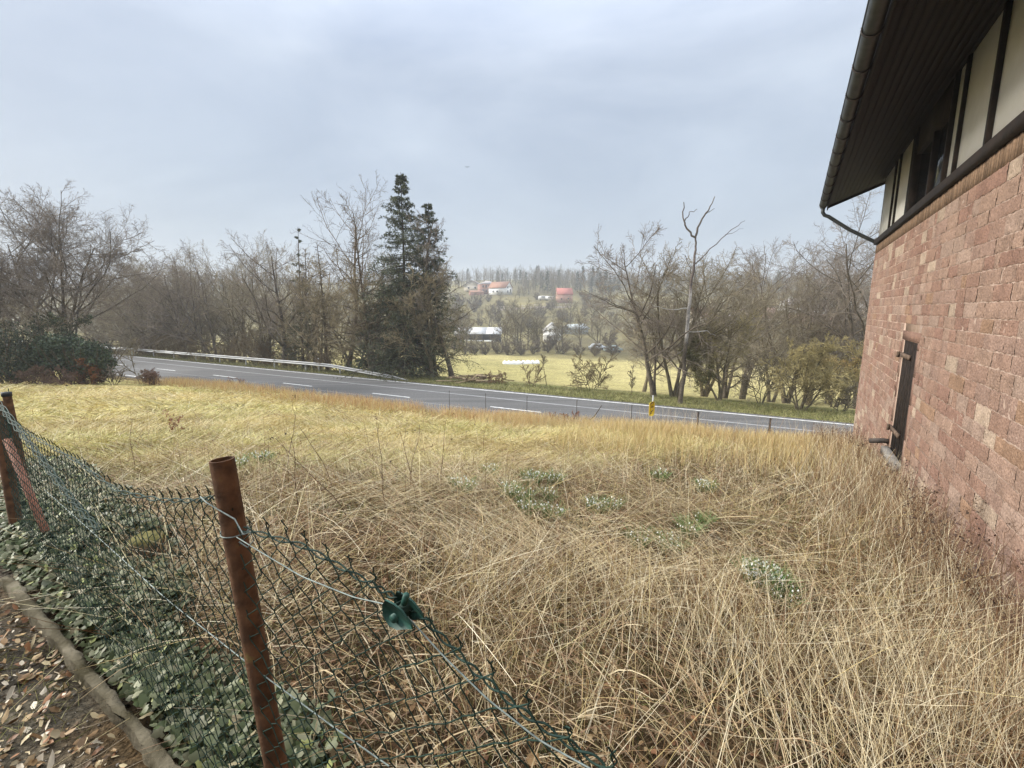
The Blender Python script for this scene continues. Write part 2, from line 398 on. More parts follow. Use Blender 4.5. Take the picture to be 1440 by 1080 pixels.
def cards(mb, rng, pt, size, colr, var=.3, aspect=.5, up=0):
    """small leaf shaped faces"""
    n = len(pt); a = rng.normal(0, 1, (n, 3)); a[:, 2] += up; a /= np.linalg.norm(a, axis=1, keepdims=True)
    b = np.cross(a, rng.normal(0, 1, (n, 3))); b /= np.linalg.norm(b, axis=1, keepdims=True)
    s = (size*rng.uniform(.6, 1.4, n))[:, None]; w = s*aspect
    v = np.stack([pt, pt+a*s*.5+b*w*.5, pt+a*s, pt+a*s*.5-b*w*.5], 1).reshape(-1, 3)
    c = np.repeat(np.asarray(colr)[None]*rng.uniform(1-var, 1+var, (n, 1))*rng.uniform(.9, 1.1, (n, 3)), 4, 0)
    mb.add(v, np.arange(n*4).reshape(-1, 4), col=c)
def spruce(name, label, base, H, W, seed, dens=1.0, colr=(.082, .092, .050), thin_top=.0, group=None, t_low=.06, n_side=9):
    rng = np.random.default_rng(seed); o = empty(name, base, label, 'tree', group); base = np.asarray(base, float)
    tr = MB(); cr = MB()
    P = grow(rng, base[None]+np.array([[0, 0, -.1]]), np.array([[.01, .01, 1.]]), np.array([H+.1]), 12, .012, .05)
    R = (.013*H*(1-.93*np.linspace(0, 1, 12)))[None]; tr.tubes(P, R, 8, (.08, .06, .045))
    nb = int(H*9*dens); t = t_low+(1-t_low-.02)*rng.random(nb)**1.0; t.sort()
    f = t*11; i = np.minimum(f.astype(int), 10); u = (f-i)[:, None]; p = P[0, i]*(1-u)+P[0, i+1]*u
    az = np.cumsum(rng.uniform(1.6, 2.9, nb)); el = np.interp(t, [0, .5, 1], [-.30, -.12, .5])+rng.normal(0, .12, nb)
    l = W*(1-t)**.75*rng.uniform(.45, 1.2, nb)*1.12+.12
    d = np.stack([np.cos(az)*np.cos(el), np.sin(az)*np.cos(el), np.sin(el)], 1)
    B = grow(rng, p, d, l, 7, .05, -.035); B[:, -2:, 2] += (l*.06)[:, None]
    RB = np.maximum(.012*l[:, None]*np.linspace(1, .3, 7)[None], .006); tr.tubes(B, RB, 4, (.07, .055, .04))
    S, RS, LS = kids(rng, B, RB, l, n_side, .12, 1, 55, .34, 4, .08, -.10, .45, .5, .006, .6)
    LS = np.clip(LS, .07, 1.0); cr.tubes(S, RS, 3, (.06, .055, .035))
    S2, _, _ = kids(rng, S, RS, np.maximum(LS, .16), 4, .1, 1, 50, .45, 3, .1, -.10, .2, .5, .006)
    nk = len(S2); pts = np.repeat(S2.reshape(-1, 3), 2, 0)+rng.normal(0, .035, (nk*6, 3))
    dd = np.repeat((S2[:, -1]-S2[:, 0]), 6, 0); dd /= np.linalg.norm(dd, axis=1, keepdims=True)+1e-9
    n = len(pts); a = dd+rng.normal(0, .35, (n, 3)); a /= np.linalg.norm(a, axis=1, keepdims=True)
    b = np.cross(a, rng.normal(0, 1, (n, 3))); b /= np.linalg.norm(b, axis=1, keepdims=True)
    s = rng.uniform(.08, .19, n)[:, None]; w = s*.14
    v = np.stack([pts-a*s*.5, pts+b*w, pts+a*s*.5, pts-b*w], 1).reshape(-1, 3)
    c = np.repeat(np.asarray(colr)[None]*rng.uniform(.6, 1.45, (n, 1)), 4, 0)
    cr.add(v, np.arange(n*4).reshape(-1, 4), col=c)
    tr.build('trunk', M['bark'], o, smooth=True); cr.build('crown', M['needle'], o)
    return o
def gp(px, Y, py=540):
    """ground point in the direction of photo column px, Y metres ahead"""
    x = ray(px, py)[0]*Y
    return np.array([x, Y, float(gz(x, Y))])
def hh(py, Y, base): return EYE+ray(720, py)[2]*Y-base[2]

def T(name, label, px, Y, top, seed, cat='tree', **kw):
    rx = ray(px, 540)[0]; k = rx*RQ[0]+RQ[1]
    if 15.9 < k*Y < 26.4: Y = (26.4+(seed % 7)*.25)/k
    b = gp(px, Y); return bare_tree(name, label, cat, b, hh(top, Y, b)*.95, seed, **kw)

OL = dict(bark=(.15, .125, .082), twig=(.26, .22, .15))
GR = dict(bark=(.115, .095, .072), twig=(.215, .178, .14))
# behind the hedge on the field's far end
T('bare_tree', 'big spreading bare tree with many upright limbs rising behind the evergreen hedge', 98, 30, 272, 101, stems=((-.1, 0, 1), (.22, .1, .95), (-.38, .1, .95)), n=(18, 11, 9, 5), spread=1.2, **GR)
T('bare_tree', 'bare tree with limbs leaning outward behind the evergreen hedge, beside the tallest spreading one', 48, 32, 285, 102, stems=((-.25, 0, 1), (-.5, .1, .9), (.15, -.1, .8)), n=(16, 10, 8, 5), spread=1.1, **GR)
T('bare_tree', 'bare tree cut by the picture edge above the evergreen hedge', 2, 31, 290, 103, stems=((-.1, 0, 1), (.3, 0, .9)), n=(13, 9, 8, 4), **GR)
# far side of the road: the drooping thicket
T('willow_thicket', 'olive brown drooping thicket of fine twigs behind the guardrail, nearest the hedge', 170, 44, 352, 104, 'thicket', stems=((-.3, 0, .9), (.2, 0, 1), (.5, .1, .8), (-.1, -.2, .8)), n=(17, 10, 8, 5), rmin=.0095, trop=(.03, .02, -.04, -.06, -.06), t0=.1, **OL)
T('willow_thicket', 'paler brown drooping thicket of fine twigs where the guardrail meets the bushes', 215, 47, 350, 105, 'thicket', stems=((-.3, 0, .9), (.25, 0, 1), (0, .1, .8)), n=(17, 10, 8, 5), rmin=.0095, trop=(.03, .02, -.03, -.05, -.05), t0=.1, **OL)
T('willow_thicket', 'low tangled brown thicket between the hedge and the road bend', 135, 40, 400, 106, 'thicket', stems=((-.4, 0, .9), (.25, 0, 1), (.6, .1, .8), (0, .1, .9)), n=(10, 8, 6, 4), t0=.08, trop=(.03, .02, -.04, -.05, -.05), **OL)
T('arching_tree', 'dark bare tree leaning over with long arching limbs behind the guardrail', 312, 45, 352, 107, stems=((-.55, 0, 1), (-.28, .1, .95)), n=(14, 9, 7, 4), spread=1.2, t0=.2, **GR)
T('bare_tree', 'slim bare tree behind the leaning arching tree', 262, 52, 350, 108, stems=((-.2, 0, 1), (.1, 0, .9)), **OL)
T('bare_tree', 'bare tree with twin trunks next to the arching tree', 345, 47, 345, 109, stems=((.15, 0, 1), (-.2, 0, .9)), **OL)
T('bare_tree', 'dense brown twiggy tree standing before the dark conifers', 378, 44, 340, 110, stems=((-.2, 0, 1), (.2, .1, .85)), n=(15, 9, 8, 4), t0=.15, **OL)
T('bare_tree', 'tall bare tree with rounded crown beside the dark conifers', 402, 41, 320, 111, **GR)
T('bare_tree', 'far slender bare tree glimpsed through the arching limbs', 235, 60, 355, 112, **OL)
rng = np.random.default_rng(900)
for k, (px, Y, top) in enumerate(((190, 60, 358), (215, 52, 362), (240, 55, 362), (265, 50, 355), (290, 64, 350), (330, 50, 352), (365, 58, 345), (415, 52, 350), (445, 47, 365), (500, 42, 375))):
    T('bare_tree', 'bare twiggy tree in the thick belt behind the guardrail', px, Y, top, 910+k, group='bare trees of the belt behind the guardrail', stems=((rng.uniform(-.35, .2), 0, 1), (rng.uniform(-.1, .4), .1, .9)), t0=.12, spread=1.1, **(OL if k % 3 else GR))
for k, (px, Y, top) in enumerate(((180, 43, 440), (225, 43, 445), (255, 42, 450), (285, 42, 455), (330, 41, 455), (360, 39, 450), (382, 38, 455), (440, 35.5, 465), (478, 34, 470))):
    T('bramble_thicket', 'brown tangle of stems between the trunks behind the guardrail', px, Y, top, 930+k, 'bush', group='brown tangles behind the guardrail', stems=((-.7, 0, 1), (.6, 0, .9), (.1, .2, 1), (-.2, -.2, .8)), n=(10, 8, 7, 4), t0=.05, trop=(-.01, -.01, -.03, -.04, -.04), bark=(.11, .085, .055), twig=(.19, .145, .085))
for k, (px, Y, top) in enumerate(((1020, 36, 372), (1085, 32, 395), (1140, 35, 360), (1190, 40, 352), (905, 42, 400))):
    T('bare_tree', 'bare twiggy tree in the belt between the dead birch and the house', px, Y, top, 950+k, group='bare trees of the belt near the house', stems=((rng.uniform(-.3, .2), 0, 1), (rng.uniform(-.1, .4), .1, .9)), t0=.15, **(OL if k % 3 else GR))
for k, (px, Y, top) in enumerate(((548, 33, 335), (580, 33.2, 365), (608, 33.4, 345), (525, 34, 330), (452, 38, 350))):
    T('bare_tree', 'olive twigged bare tree standing close in front of the conifers', px, Y, top, 970+k, group='olive bare trees before the conifers', stems=((rng.uniform(-.15, .15), 0, 1), (rng.uniform(-.2, .2), -.1, .85)), t0=.12, spread=.8, bark=(.15, .125, .08), twig=(.27, .22, .13))
# conifers and their neighbours
b = gp(570, 34.6); spruce('spruce', 'tallest dark spruce with the highest pointed tip', b, hh(240, 34.6, b), 3.9, 201, 1.7, n_side=11)
b = gp(602, 35); spruce('spruce', 'ragged spruce just beside the tallest one, partly hidden by bare branches', b, hh(285, 35, b), 3.5, 202, 1.3)
b = gp(548, 37); spruce('spruce', 'broad low dark green spruce filling the gap under the larch', b, hh(400, 37, b), 3.3, 203, 1.3, (.06, .085, .042))
b = gp(428, 44); spruce('spruce', 'thin dark spruce top poking up among bare trees', b, hh(318, 44, b), 1.1, 204, .22)
b = gp(428, 41); spruce('yew', 'low dark evergreen mass between bare trunks by the guardrail', b, hh(430, 41, b), 3.0, 205, .9, (.085, .088, .045), t_low=.02)
b = gp(530, 36.5); spruce('yew', 'dark evergreen shrub behind the twin forked trunks', b, hh(440, 36.5, b), 2.8, 206, 1.2, (.06, .085, .04), t_low=.02)
LAR = dict(n=(58, 7, 5), ang=(82, 55, 45), ratio=(.17, .34, .4), trop=(.06, .0, -.04, -.02), t0=.2, shorten=.75, r=.011, rmin=.007, wig=.05, bark=(.11, .085, .06), twig=(.16, .12, .075))
T('larch', 'tall thin bare larch with short level branches beside the spruce tip', 528, 35, 244, 301, **LAR)
T('larch', 'lone thin bare larch with feathery tip among the lower trees', 462, 38, 293, 302, **LAR)
T('larch', 'short bare larch by the thin spruce top', 436, 42, 305, 303, **LAR)
T('forked_tree', 'big bare tree with pale trunk forking halfway, in front of the larch', 490, 31.5, 292, 304, curve=((0, 0, 0), (.045, 0, .2), (.09, 0, .42), (.075, 0, .6), (.10, 0, .85), (.11, 0, .97)), n=(14, 8, 6, 4), t0=.36, r=.016, trop=(.03, .12, .06, .05, .03), bark=(.17, .13, .09), twig=(.15, .11, .07))
T('pale_trunk_tree', 'slender tree with light tan forked trunk right behind the guardrail', 464, 30.5, 345, 305, stems=((-.02, 0, 1), (-.35, .05, .7)), n=(11, 8, 6, 3), t0=.3, r=.02, bark=(.40, .32, .22), twig=(.26, .21, .12))
T('bare_tree', 'curving bare tree tangled across the face of the dark spruce', 636, 29.5, 300, 306, curve=((0, 0, 0), (-.03, 0, .15), (-.10, 0, .35), (-.16, 0, .6), (-.15, 0, .8), (-.10, 0, 1)), n=(15, 9, 8, 4), t0=.35, r=.016, spread=.6, **GR)
T('bare_tree', 'leafless thin tree rising on the open side of the spruce', 612, 32, 300, 307, stems=((-.02, 0, 1), (.1, 0, .8)), n=(16, 9, 6, 4), spread=.55, **OL)
for (px, Y, top, sd, lab) in ((550, 30, 480, 311, 'brown bramble thicket at the foot of the conifers, nearest the rail end'), (515, 30.5, 490, 312, 'brown bramble thicket between the two pale trunks'), (590, 30, 490, 313, 'brown bramble thicket at the foot of the curving tree'), (395, 38, 470, 314, 'brown brush behind the guardrail below the rounded tree')):
    T('bramble_thicket', lab, px, Y, top, sd, 'bush', stems=((-.5, 0, 1), (.45, 0, .9), (.1, .2, 1), (-.2, -.2, .8), (.8, 0, .7)), n=(9, 7, 6, 4), t0=.06, trop=(-.02, -.03, -.05, -.06, -.05), bark=(.13, .085, .05), twig=(.20, .13, .07))
# far side of the road, open stretch
T('bare_tree', 'dark bare tree leaning toward the meadow with rounded airy top and double trunk', 922, 24.5, 308, 401, stems=((-.26, .05, 1), (.02, .1, .62)), n=(15, 9, 8, 4), t0=.25, r=.019, spread=1.05, **GR)
T('bare_tree', 'bare tree right behind the white dead birch, crown of many upright twigs', 948, 26, 345, 402, stems=((-.12, 0, 1), (.12, .1, 1), (.3, 0, .95)), n=(15, 9, 8, 4), **OL)
T('bare_tree', 'bare tree with fan of brown twigs between birch and ivy clad tree', 990, 29, 348, 403, stems=((.2, 0, 1), (-.05, 0, .95), (.38, 0, .9)), n=(14, 9, 7, 4), **OL)
T('ivy_clad_tree', 'low tree wrapped in olive ivy with three dark stems at the verge', 1014, 22.5, 432, 404, stems=((-.05, 0, 1), (.1, 0, 1), (-.4, .05, .75)), n=(14, 9, 7, 4), t0=.2, r=.024, leaves=(9000, (.12, .115, .05), .07), **dict(OL, twig=(.30, .25, .12)))
T('bare_shrub', 'slanting thin stemmed shrub next to the ivy clad tree', 1072, 22, 470, 405, 'shrub', rmin=.0075, stems=((-.35, 0, .8), (.25, 0, 1), (.4, .1, .9), (-.1, 0, .7)), n=(9, 7, 6, 4), t0=.15, r=.014, **OL)
T('hazel', 'big many stemmed hazel with tan catkins close to the stone house', 1128, 21.5, 462, 406, 'shrub', stems=((-.45, 0, .9), (-.15, .1, .95), (.1, 0, 1), (.35, .1, 1), (.7, 0, .9)), n=(11, 9, 7, 4), t0=.14, r=.022, leaves=(4200, (.50, .36, .15), .05), leafz=.6, **dict(OL, twig=(.36, .30, .14)))
T('hazel', 'smaller hazel with tan catkins half hidden behind the big one', 1175, 25, 470, 407, 'shrub', stems=((-.3, 0, .9), (.2, 0, 1), (.5, 0, .8)), n=(11, 9, 7, 4), t0=.14, leaves=(4200, (.50, .36, .15), .055), leafz=.5, **dict(OL, twig=(.38, .31, .14)))
T('bare_tree', 'tall bare tree with broad vase crown behind the hazels', 1108, 38, 322, 408, stems=((-.15, 0, 1), (.1, 0, 1), (.3, 0, .95)), n=(16, 10, 8, 5), spread=1.1, **GR)
T('bare_tree', 'bare tree nearest the house corner seen under the gutter pipe', 1212, 30, 275, 409, stems=((-.12, 0, 1), (.1, 0, .95)), n=(15, 9, 8, 4), **GR)
T('bare_tree', 'bare tree filling the gap between the vase crown and the corner tree', 1168, 40, 345, 410, stems=((-.2, 0, 1), (.2, 0, .9)), n=(14, 9, 7, 4), **GR)
T('bare_tree', 'far bare tree between the fan of twigs and the vase crown', 1045, 42, 352, 411, stems=((-.1, 0, 1), (.15, 0, .95)), n=(14, 9, 7, 4), **OL)
T('bare_shrub', 'round bare shrub with straight stems by the verge near the yellow marker', 832, 26.5, 488, 412, 'shrub', stems=((-.7, 0, .9), (-.3, 0, 1), (.1, .1, .9), (.45, 0, 1), (.8, 0, .7)), n=(9, 7, 5, 3), t0=.1, r=.011, bark=(.13, .10, .065), twig=(.21, .16, .09))
T('bare_shrub', 'small wispy shrub beside the brush pile', 748, 29.5, 500, 413, 'shrub', stems=((-.4, 0, 1), (.2, 0, .9), (.6, 0, .9)), n=(7, 6, 5), t0=.1, r=.011, bark=(.15, .11, .07), twig=(.23, .17, .09))
T('bare_shrub', 'low brown shrub behind the cut branches', 700, 29, 515, 414, 'shrub', stems=((-.9, 0, 1), (.2, 0, .9), (.9, 0, .9)), n=(8, 7, 5, 3), t0=.05, r=.012, bark=(.15, .10, .06), twig=(.22, .14, .075))
T('young_tree', 'thin young tree with small round crown standing in the meadow', 769, 30, 486, 415, n=(12, 6, 4), t0=.7, ratio=(.22, .45, .4), r=.011, **OL)
T('young_tree', 'spindly young tree behind the yellow marker post', 889, 25, 500, 416, stems=((-.03, 0, 1), (.06, 0, .8)), n=(9, 5, 4), t0=.25, ratio=(.25, .4, .4), r=.008, **OL)
T('bare_shrub', 'sprawling shrub with low arching stems between hazel and house wall', 1185, 20.5, 520, 417, 'shrub', stems=((-.3, 0, 1), (.6, .1, .9), (1.2, .2, .9)), n=(9, 7, 6, 3), t0=.1, r=.014, **OL)

# dead birch
b = gp(956, 24.0); Hb = hh(290, 24, b); o = empty('dead_birch', b, 'dead white birch with broken bare top taller than its neighbours', 'tree'); b0 = b.copy()
t1 = MB(); pts = np.array([(0, 0, -.1), (.02, 0, .2), (.02, .0, .42), (.03, 0, .6), (.04, 0, .78), (.035, 0, .86)])*Hb; Pt = b0+pts
rr = np.array([.03, .021, .019, .015, .011, .008])*Hb*.48
tt = np.linspace(0, 1, 24); Pi = np.stack([np.interp(tt, np.linspace(0, 1, 6), Pt[:, k]) for k in range(3)], 1); ri = np.interp(tt, np.linspace(0, 1, 6), rr)
rng = np.random.default_rng(5); Pi[1:-1] += rng.normal(0, .03, (22, 3))*np.array([1, 1, 0])
zc = (Pi[:, 2]-b0[2])/Hb; cc = np.where((zc < .33)[:, None], np.array([[.12, .10, .075]]), np.where((zc < .60)[:, None], np.array([[.42, .39, .35]]), np.array([[.17, .14, .12]])))
kk = t1.n; t1.tubes(Pi, ri, 10, (.5, .5, .5)); t1.c[-1] = np.repeat(cc, 10, 0)*rng.uniform(.55, 1.15, (240, 1))
t1.build('trunk', M['bark'], o, smooth=True)
lim = MB()
def limb(pl, r0, c=(.13, .11, .09)):
    P = b0+np.array(pl)*Hb; n = len(P); t = np.linspace(0, 1, n*3); Pq = np.stack([np.interp(t, np.linspace(0, 1, n), P[:, k]) for k in range(3)], 1)
    Pq[1:-1] += rng.normal(0, .035, (n*3-2, 3)); lim.tubes(Pq, np.linspace(r0, r0*.35, n*3), 6, c)
limb(((.035, 0, .85), (-.02, 0, .90), (-.03, 0, .96), (-.035, 0, 1.02)), .055); limb(((.036, 0, .86), (.05, 0, .93), (.10, 0, .99), (.125, .02, 1.05)), .055)
limb(((-.025, 0, .93), (.0, 0, .97), (.04, .02, .99)), .03); limb(((.08, 0, .965), (.12, 0, .99)), .025); limb(((.04, 0, .72), (.14, .03, .82), (.24, .05, .90), (.3, .05, .94)), .03)
limb(((.2, .04, .87), (.29, .04, .90)), .015); limb(((.03, 0, .5), (-.09, 0, .49), (-.17, 0, .52)), .03, (.4, .38, .34)); limb(((.03, 0, .38), (.12, 0, .385), (.17, 0, .36)), .025, (.55, .52, .48))
limb(((.02, 0, .30), (-.06, -.02, .24), (-.11, 0, .27)), .025); limb(((.03, 0, .56), (-.10, .02, .62), (-.16, .02, .7)), .025, (.4, .38, .34)); limb(((.035, 0, .66), (.0, 0, .75), (-.03, 0, .77)), .02)
lim.build('crown', M['twig'], o)

# evergreen hedge at the far end of the field
def leafy_bush(name, label, c, blobs, n, colr, seed, size=.09, stem=True, cat='bush'):
    rng = np.random.default_rng(seed); o = empty(name, c, label, cat); c = np.asarray(c, float)
    fol = MB(); st = MB(); w = np.array([b[3]*b[4]*b[5] for b in blobs]); w = w/w.sum()
    k = rng.choice(len(blobs), n, p=w); B = np.array(blobs)[k]
    d = rng.normal(0, 1, (n, 3)); d /= np.linalg.norm(d, axis=1, keepdims=True); rad = rng.random((n, 1))**.33
    lump = .75+.5*vnoise(d[:, 0]*3+k*7, d[:, 1]*3+d[:, 2]*4, seed)[:, None]
    pt = c+B[:, :3]+d*rad*lump*B[:, 3:6]
    pt = pt[pt[:, 2] > c[2]-.1]
    cards(fol, rng, pt, size, colr, .45, .5, -.2)
    m = 60; ang = rng.uniform(0, 2*pi, m); kk = rng.choice(len(blobs), m, p=w); Bb = np.array(blobs)[kk]
    P0 = c+Bb[:, :3]*np.array([1, 1, 0])+np.stack([np.cos(ang)*.5, np.sin(ang)*.5, np.zeros(m)-.1], 1)
    P = grow(rng, P0, np.stack([np.cos(ang)*.5, np.sin(ang)*.5, np.ones(m)], 1), Bb[:, 2]+Bb[:, 5]*.9, 6, .1, 0)
    st.tubes(P, np.linspace(.03, .008, 6)[None]*np.ones((m, 1)), 5, (.10, .075, .05))
    st.build('trunk', M['bark'], o); fol.build('crown', M['needle'], o)
    return o
c = gp(40, 22.5, 538); leafy_bush('evergreen_hedge', 'dark evergreen hedge clump cut by the picture edge', c+np.array([-2.2, .8, 0]), [(-2, 0, 1.6, 2.2, 1.4, 1.7), (0, .3, 1.5, 1.7, 1.3, 1.6), (1.1, 0, .9, 1.2, 1, 1)], 30000, (.045, .058, .032), 501)
c = gp(95, 23.5, 538); leafy_bush('laurel_bush', 'round dark green laurel bush at the end of the hedge', c+np.array([.2, .8, 0]), [(-.9, 0, 1.5, 1.5, 1.2, 1.1), (.3, 0, 1.2, 1.3, 1.1, 1.0)], 26000, (.055, .075, .04), 502, .11)
T('ivy_clad_tree', 'ivy covered dark trunked tree rising straight out of the hedge', 62, 25, 415, 503, stems=((0, 0, 1), (.3, 0, .9)), n=(10, 7, 6, 3), t0=.15, leaves=(7000, (.06, .07, .04), .08), **OL)
T('bare_shrub', 'tangled bare shrub poking through the top of the hedge', 25, 24, 440, 504, 'shrub', stems=((-.4, 0, 1), (.3, 0, .9), (0, 0, 1)), n=(10, 8, 6, 4), t0=.1, **OL)
T('beech_bush', 'rusty brown leaved bush beside the laurel', 128, 23.5, 500, 505, 'bush', stems=((-.3, 0, 1), (.3, 0, .9), (0, .2, 1)), n=(9, 8, 6, 3), t0=.05, leaves=(2600, (.20, .085, .035), .06), bark=(.10, .065, .04), twig=(.14, .08, .05))
T('bare_shrub', 'bundle of stiff dark stems beside the rusty bush', 158, 24, 506, 506, 'shrub', stems=((.5, 0, 1), (.25, 0, .95), (.75, 0, .9), (-.2, 0, .8), (.0, 0, .7)), n=(6, 6, 4), t0=.3, r=.016, **GR)
T('bare_shrub', 'round reddish bare shrub at the corner of field and road', 212, 25, 512, 507, 'shrub', stems=((-.5, 0, 1), (.35, 0, .9), (-.1, .1, 1), (.1, -.2, .9)), n=(10, 8, 6, 3), t0=.05, r=.012, bark=(.13, .08, .055), twig=(.19, .11, .075))
T('bare_shrub', 'wispy grey shrub with one tall slanting stem by the field corner', 200, 26, 470, 508, 'shrub', stems=((-.4, 0, 1), (.25, 0, .4), (.1, .2, .35)), n=(7, 6, 5), t0=.25, r=.01, **OL)
T('bramble_thicket', 'dark brown undergrowth below the hedge along the pale field', 70, 22.3, 497, 509, 'bush', stems=((-.8, 0, 1), (.7, 0, .9), (1.3, 0, 1), (-1.4, 0, 1), (0, 0, .8)), n=(11, 8, 7, 4), t0=.05, trop=(-.02, -.02, -.03, -.04, -.03), bark=(.10, .065, .045), twig=(.13, .085, .06))
T('bare_shrub', 'red stemmed low shrub on the road bank among dark earth', 800, 15.9, 566, 510, 'shrub', stems=((-1, 0, 1), (-.3, 0, .9), (.4, 0, 1), (1.1, 0, .9), (.0, -.3, .8)), n=(8, 6, 4), t0=.05, r=.009, rmin=.004, bark=(.16, .07, .045), twig=(.24, .12, .08))
T('bare_shrub', 'tiny red twigged shrub standing before the white road edge', 337, 26.2, 522, 511, 'shrub', stems=((-.5, 0, 1), (0, 0, .9), (.5, 0, .9)), n=(6, 5, 4), t0=.05, r=.01, rmin=.005, bark=(.16, .08, .05), twig=(.24, .13, .09))

# ------------------------------------------------------------------ valley and hillside planting
proto = bare_tree('valley_tree', 'bare tree with slim trunk in the valley hedgerow', 'tree', gp(655, 110), 9.5, 601, group='bare trees along the valley', n=(12, 7, 6), t0=.2, rmin=.022, bark=(.12, .10, .07), twig=(.19, .155, .09), stems=((-.1, 0, 1), (.15, 0, .9)))
proto2 = bare_tree('valley_bush', 'low brown bush in the valley hedgerow', 'bush', gp(700, 112), 3.6, 602, group='low brown bushes along the valley', n=(9, 7, 6), t0=.05, rmin=.022, bark=(.10, .08, .06), twig=(.15, .115, .075), stems=((-.6, 0, 1), (.5, 0, .9), (0, .2, 1), (1, 0, .8), (-1, 0, .8)))
rng = np.random.default_rng(66)
for (px, Y, s) in ((648, 118, .9), (694, 118, .45), (672, 116, .4), (712, 120, 1.15), (730, 118, 1.2), (742, 122, 1.1), (757, 121, 1), (790, 118, 1.1), (815, 125, 1.2), (840, 118, 1.1), (650, 140, 1.3), (690, 185, 1.5), (720, 190, 1.4), (640, 175, 1.2), (745, 195, 1.2), (800, 190, 1.2), (830, 180, 1.3), (860, 150, 1.2),
                   (250, 95, 1.2), (300, 120, 1.3), (345, 110, 1.1), (390, 130, 1.3), (210, 100, 1.2), (420, 140, 1.2), (470, 120, 1.1), (510, 130, 1.2), (900, 140, 1.2), (950, 150, 1.3), (1010, 130, 1.2), (1060, 150, 1.1), (1100, 110, 1.1), (1145, 140, 1.2), (1190, 120, 1.3), (1030, 100, .9), (980, 95, .9)):
    b = gp(px, Y); copy_tree(proto, b, rng.uniform(0, 6.28), s*rng.uniform(.8, 1.1))
for (px, Y, s) in ((655, 113, .8), (668, 110, .9), (683, 109, .9), (715, 107, 1), (732, 108, .9), (750, 110, 1.1), (770, 112, .9), (790, 110, 1), (812, 108, .9), (835, 105, 1), (860, 108, 1), (640, 115, 1), (700, 210, 1.6), (760, 214, 1.5), (640, 235, 1.8), (670, 250, 2), (705, 240, 1.8), (740, 200, 1.6), (790, 205, 1.5), (820, 215, 1.5), (650, 260, 2),
                   (270, 80, 1), (320, 85, 1), (365, 90, 1.1), (410, 90, 1), (900, 105, 1), (940, 100, 1), (1000, 110, 1.1), (1070, 100, 1), (1120, 95, 1), (1170, 100, 1.2)):
    b = gp(px, Y); copy_tree(proto2, b, rng.uniform(0, 6.28), s*rng.uniform(.85, 1.15))
for k in range(130):
    px = rng.uniform(600, 900) if k < 95 else rng.uniform(150, 520); Y = rng.uniform(122, 285); b = gp(px, Y)
    if 630 < px < 850 and (148 < Y < 172 or (px < 715 and Y < 172)): continue
    if 640 < px < 715 and 285 < Y: continue
    if k % 2: copy_tree(proto, b, rng.uniform(0, 6.28), rng.uniform(.6, 1.0)*(.8 if Y > 200 else 1))
    else: copy_tree(proto2, b, rng.uniform(0, 6.28), rng.uniform(.8, 1.7))
# the hillside wood, one far mass
w = MB(); rng = np.random.default_rng(77)
def wood_tree(b, H, ev, lean):
    if ev:
        n = 320; t = rng.random(n); a = rng.uniform(0, 2*pi, n); rad = H*.17*(1-t)*np.sqrt(rng.random(n))*1.2+.1
        pt = b+np.stack([np.cos(a)*rad, np.sin(a)*rad, H*(.1+.9*t)], 1); cards(w, rng, pt, H*.085, (.05, .062, .042), .35, .35, -.5)
        w.tubes(np.array([b, b+[0, 0, H]]), np.array([.2, .03]), 4, (.08, .06, .05))
    else:
        k = np.array(((.15, .13, .09), (.17, .14, .09), (.13, .11, .08)))[rng.integers(0, 3)]
        P = grow(rng, b[None], np.array([[lean, 0, 1.]]), np.array([H*.85]), 6, .06, .05); R = np.linspace(.2, .05, 6)[None]
        w.tubes(P, R, 4, k*.9)
        P1, R1, l1 = kids(rng, P, R, np.array([H*.85]), 12, .2, .98, 42, .45, 4, .12, .08, .5, .5, .05); w.tubes(P1, R1, 3, k)
        P2, R2, l2 = kids(rng, P1, R1, l1, 8, .15, 1, 42, .45, 3, .15, .05, .4, .6, .03); w.tubes(P2, R2, 3, k*1.15)
cnt = 0
for _ in range(9000):
    px = rng.uniform(-60, 1290); Y = 285+165*rng.random()**1.5
    x = ray(px, 430)[0]*Y; z = float(gz(x, Y))
    if z < 10.5 or (600 < px < 735 and Y < 352): continue
    if px < 600 and rng.random() < .6: continue
    cnt += 1
    if cnt > 1300: break
    wood_tree(np.array([x, Y, z]), rng.uniform(9, 16), rng.random() < .08, rng.normal(0, .1))
tag(w.build('hillside_woodland', M['twig']), 'hazy grey brown woodland covering the top of the far hill', 'woodland', kind='stuff')
b = gp(714, 372); spruce('spruce', 'dark lone spruce on the ridge behind the white gabled house', b, 14.5, 3.2, 701, .5, n_side=6)
b = gp(729, 292); spruce('spruce', 'small dark conifer below the ridge next to the white gabled house', b, 6, 1.8, 702, .6, n_side=6)
b = gp(786, 430); spruce('spruce', 'dark conifer tip on the ridge above the red barn', b, 17, 3.6, 703, .5, n_side=6)

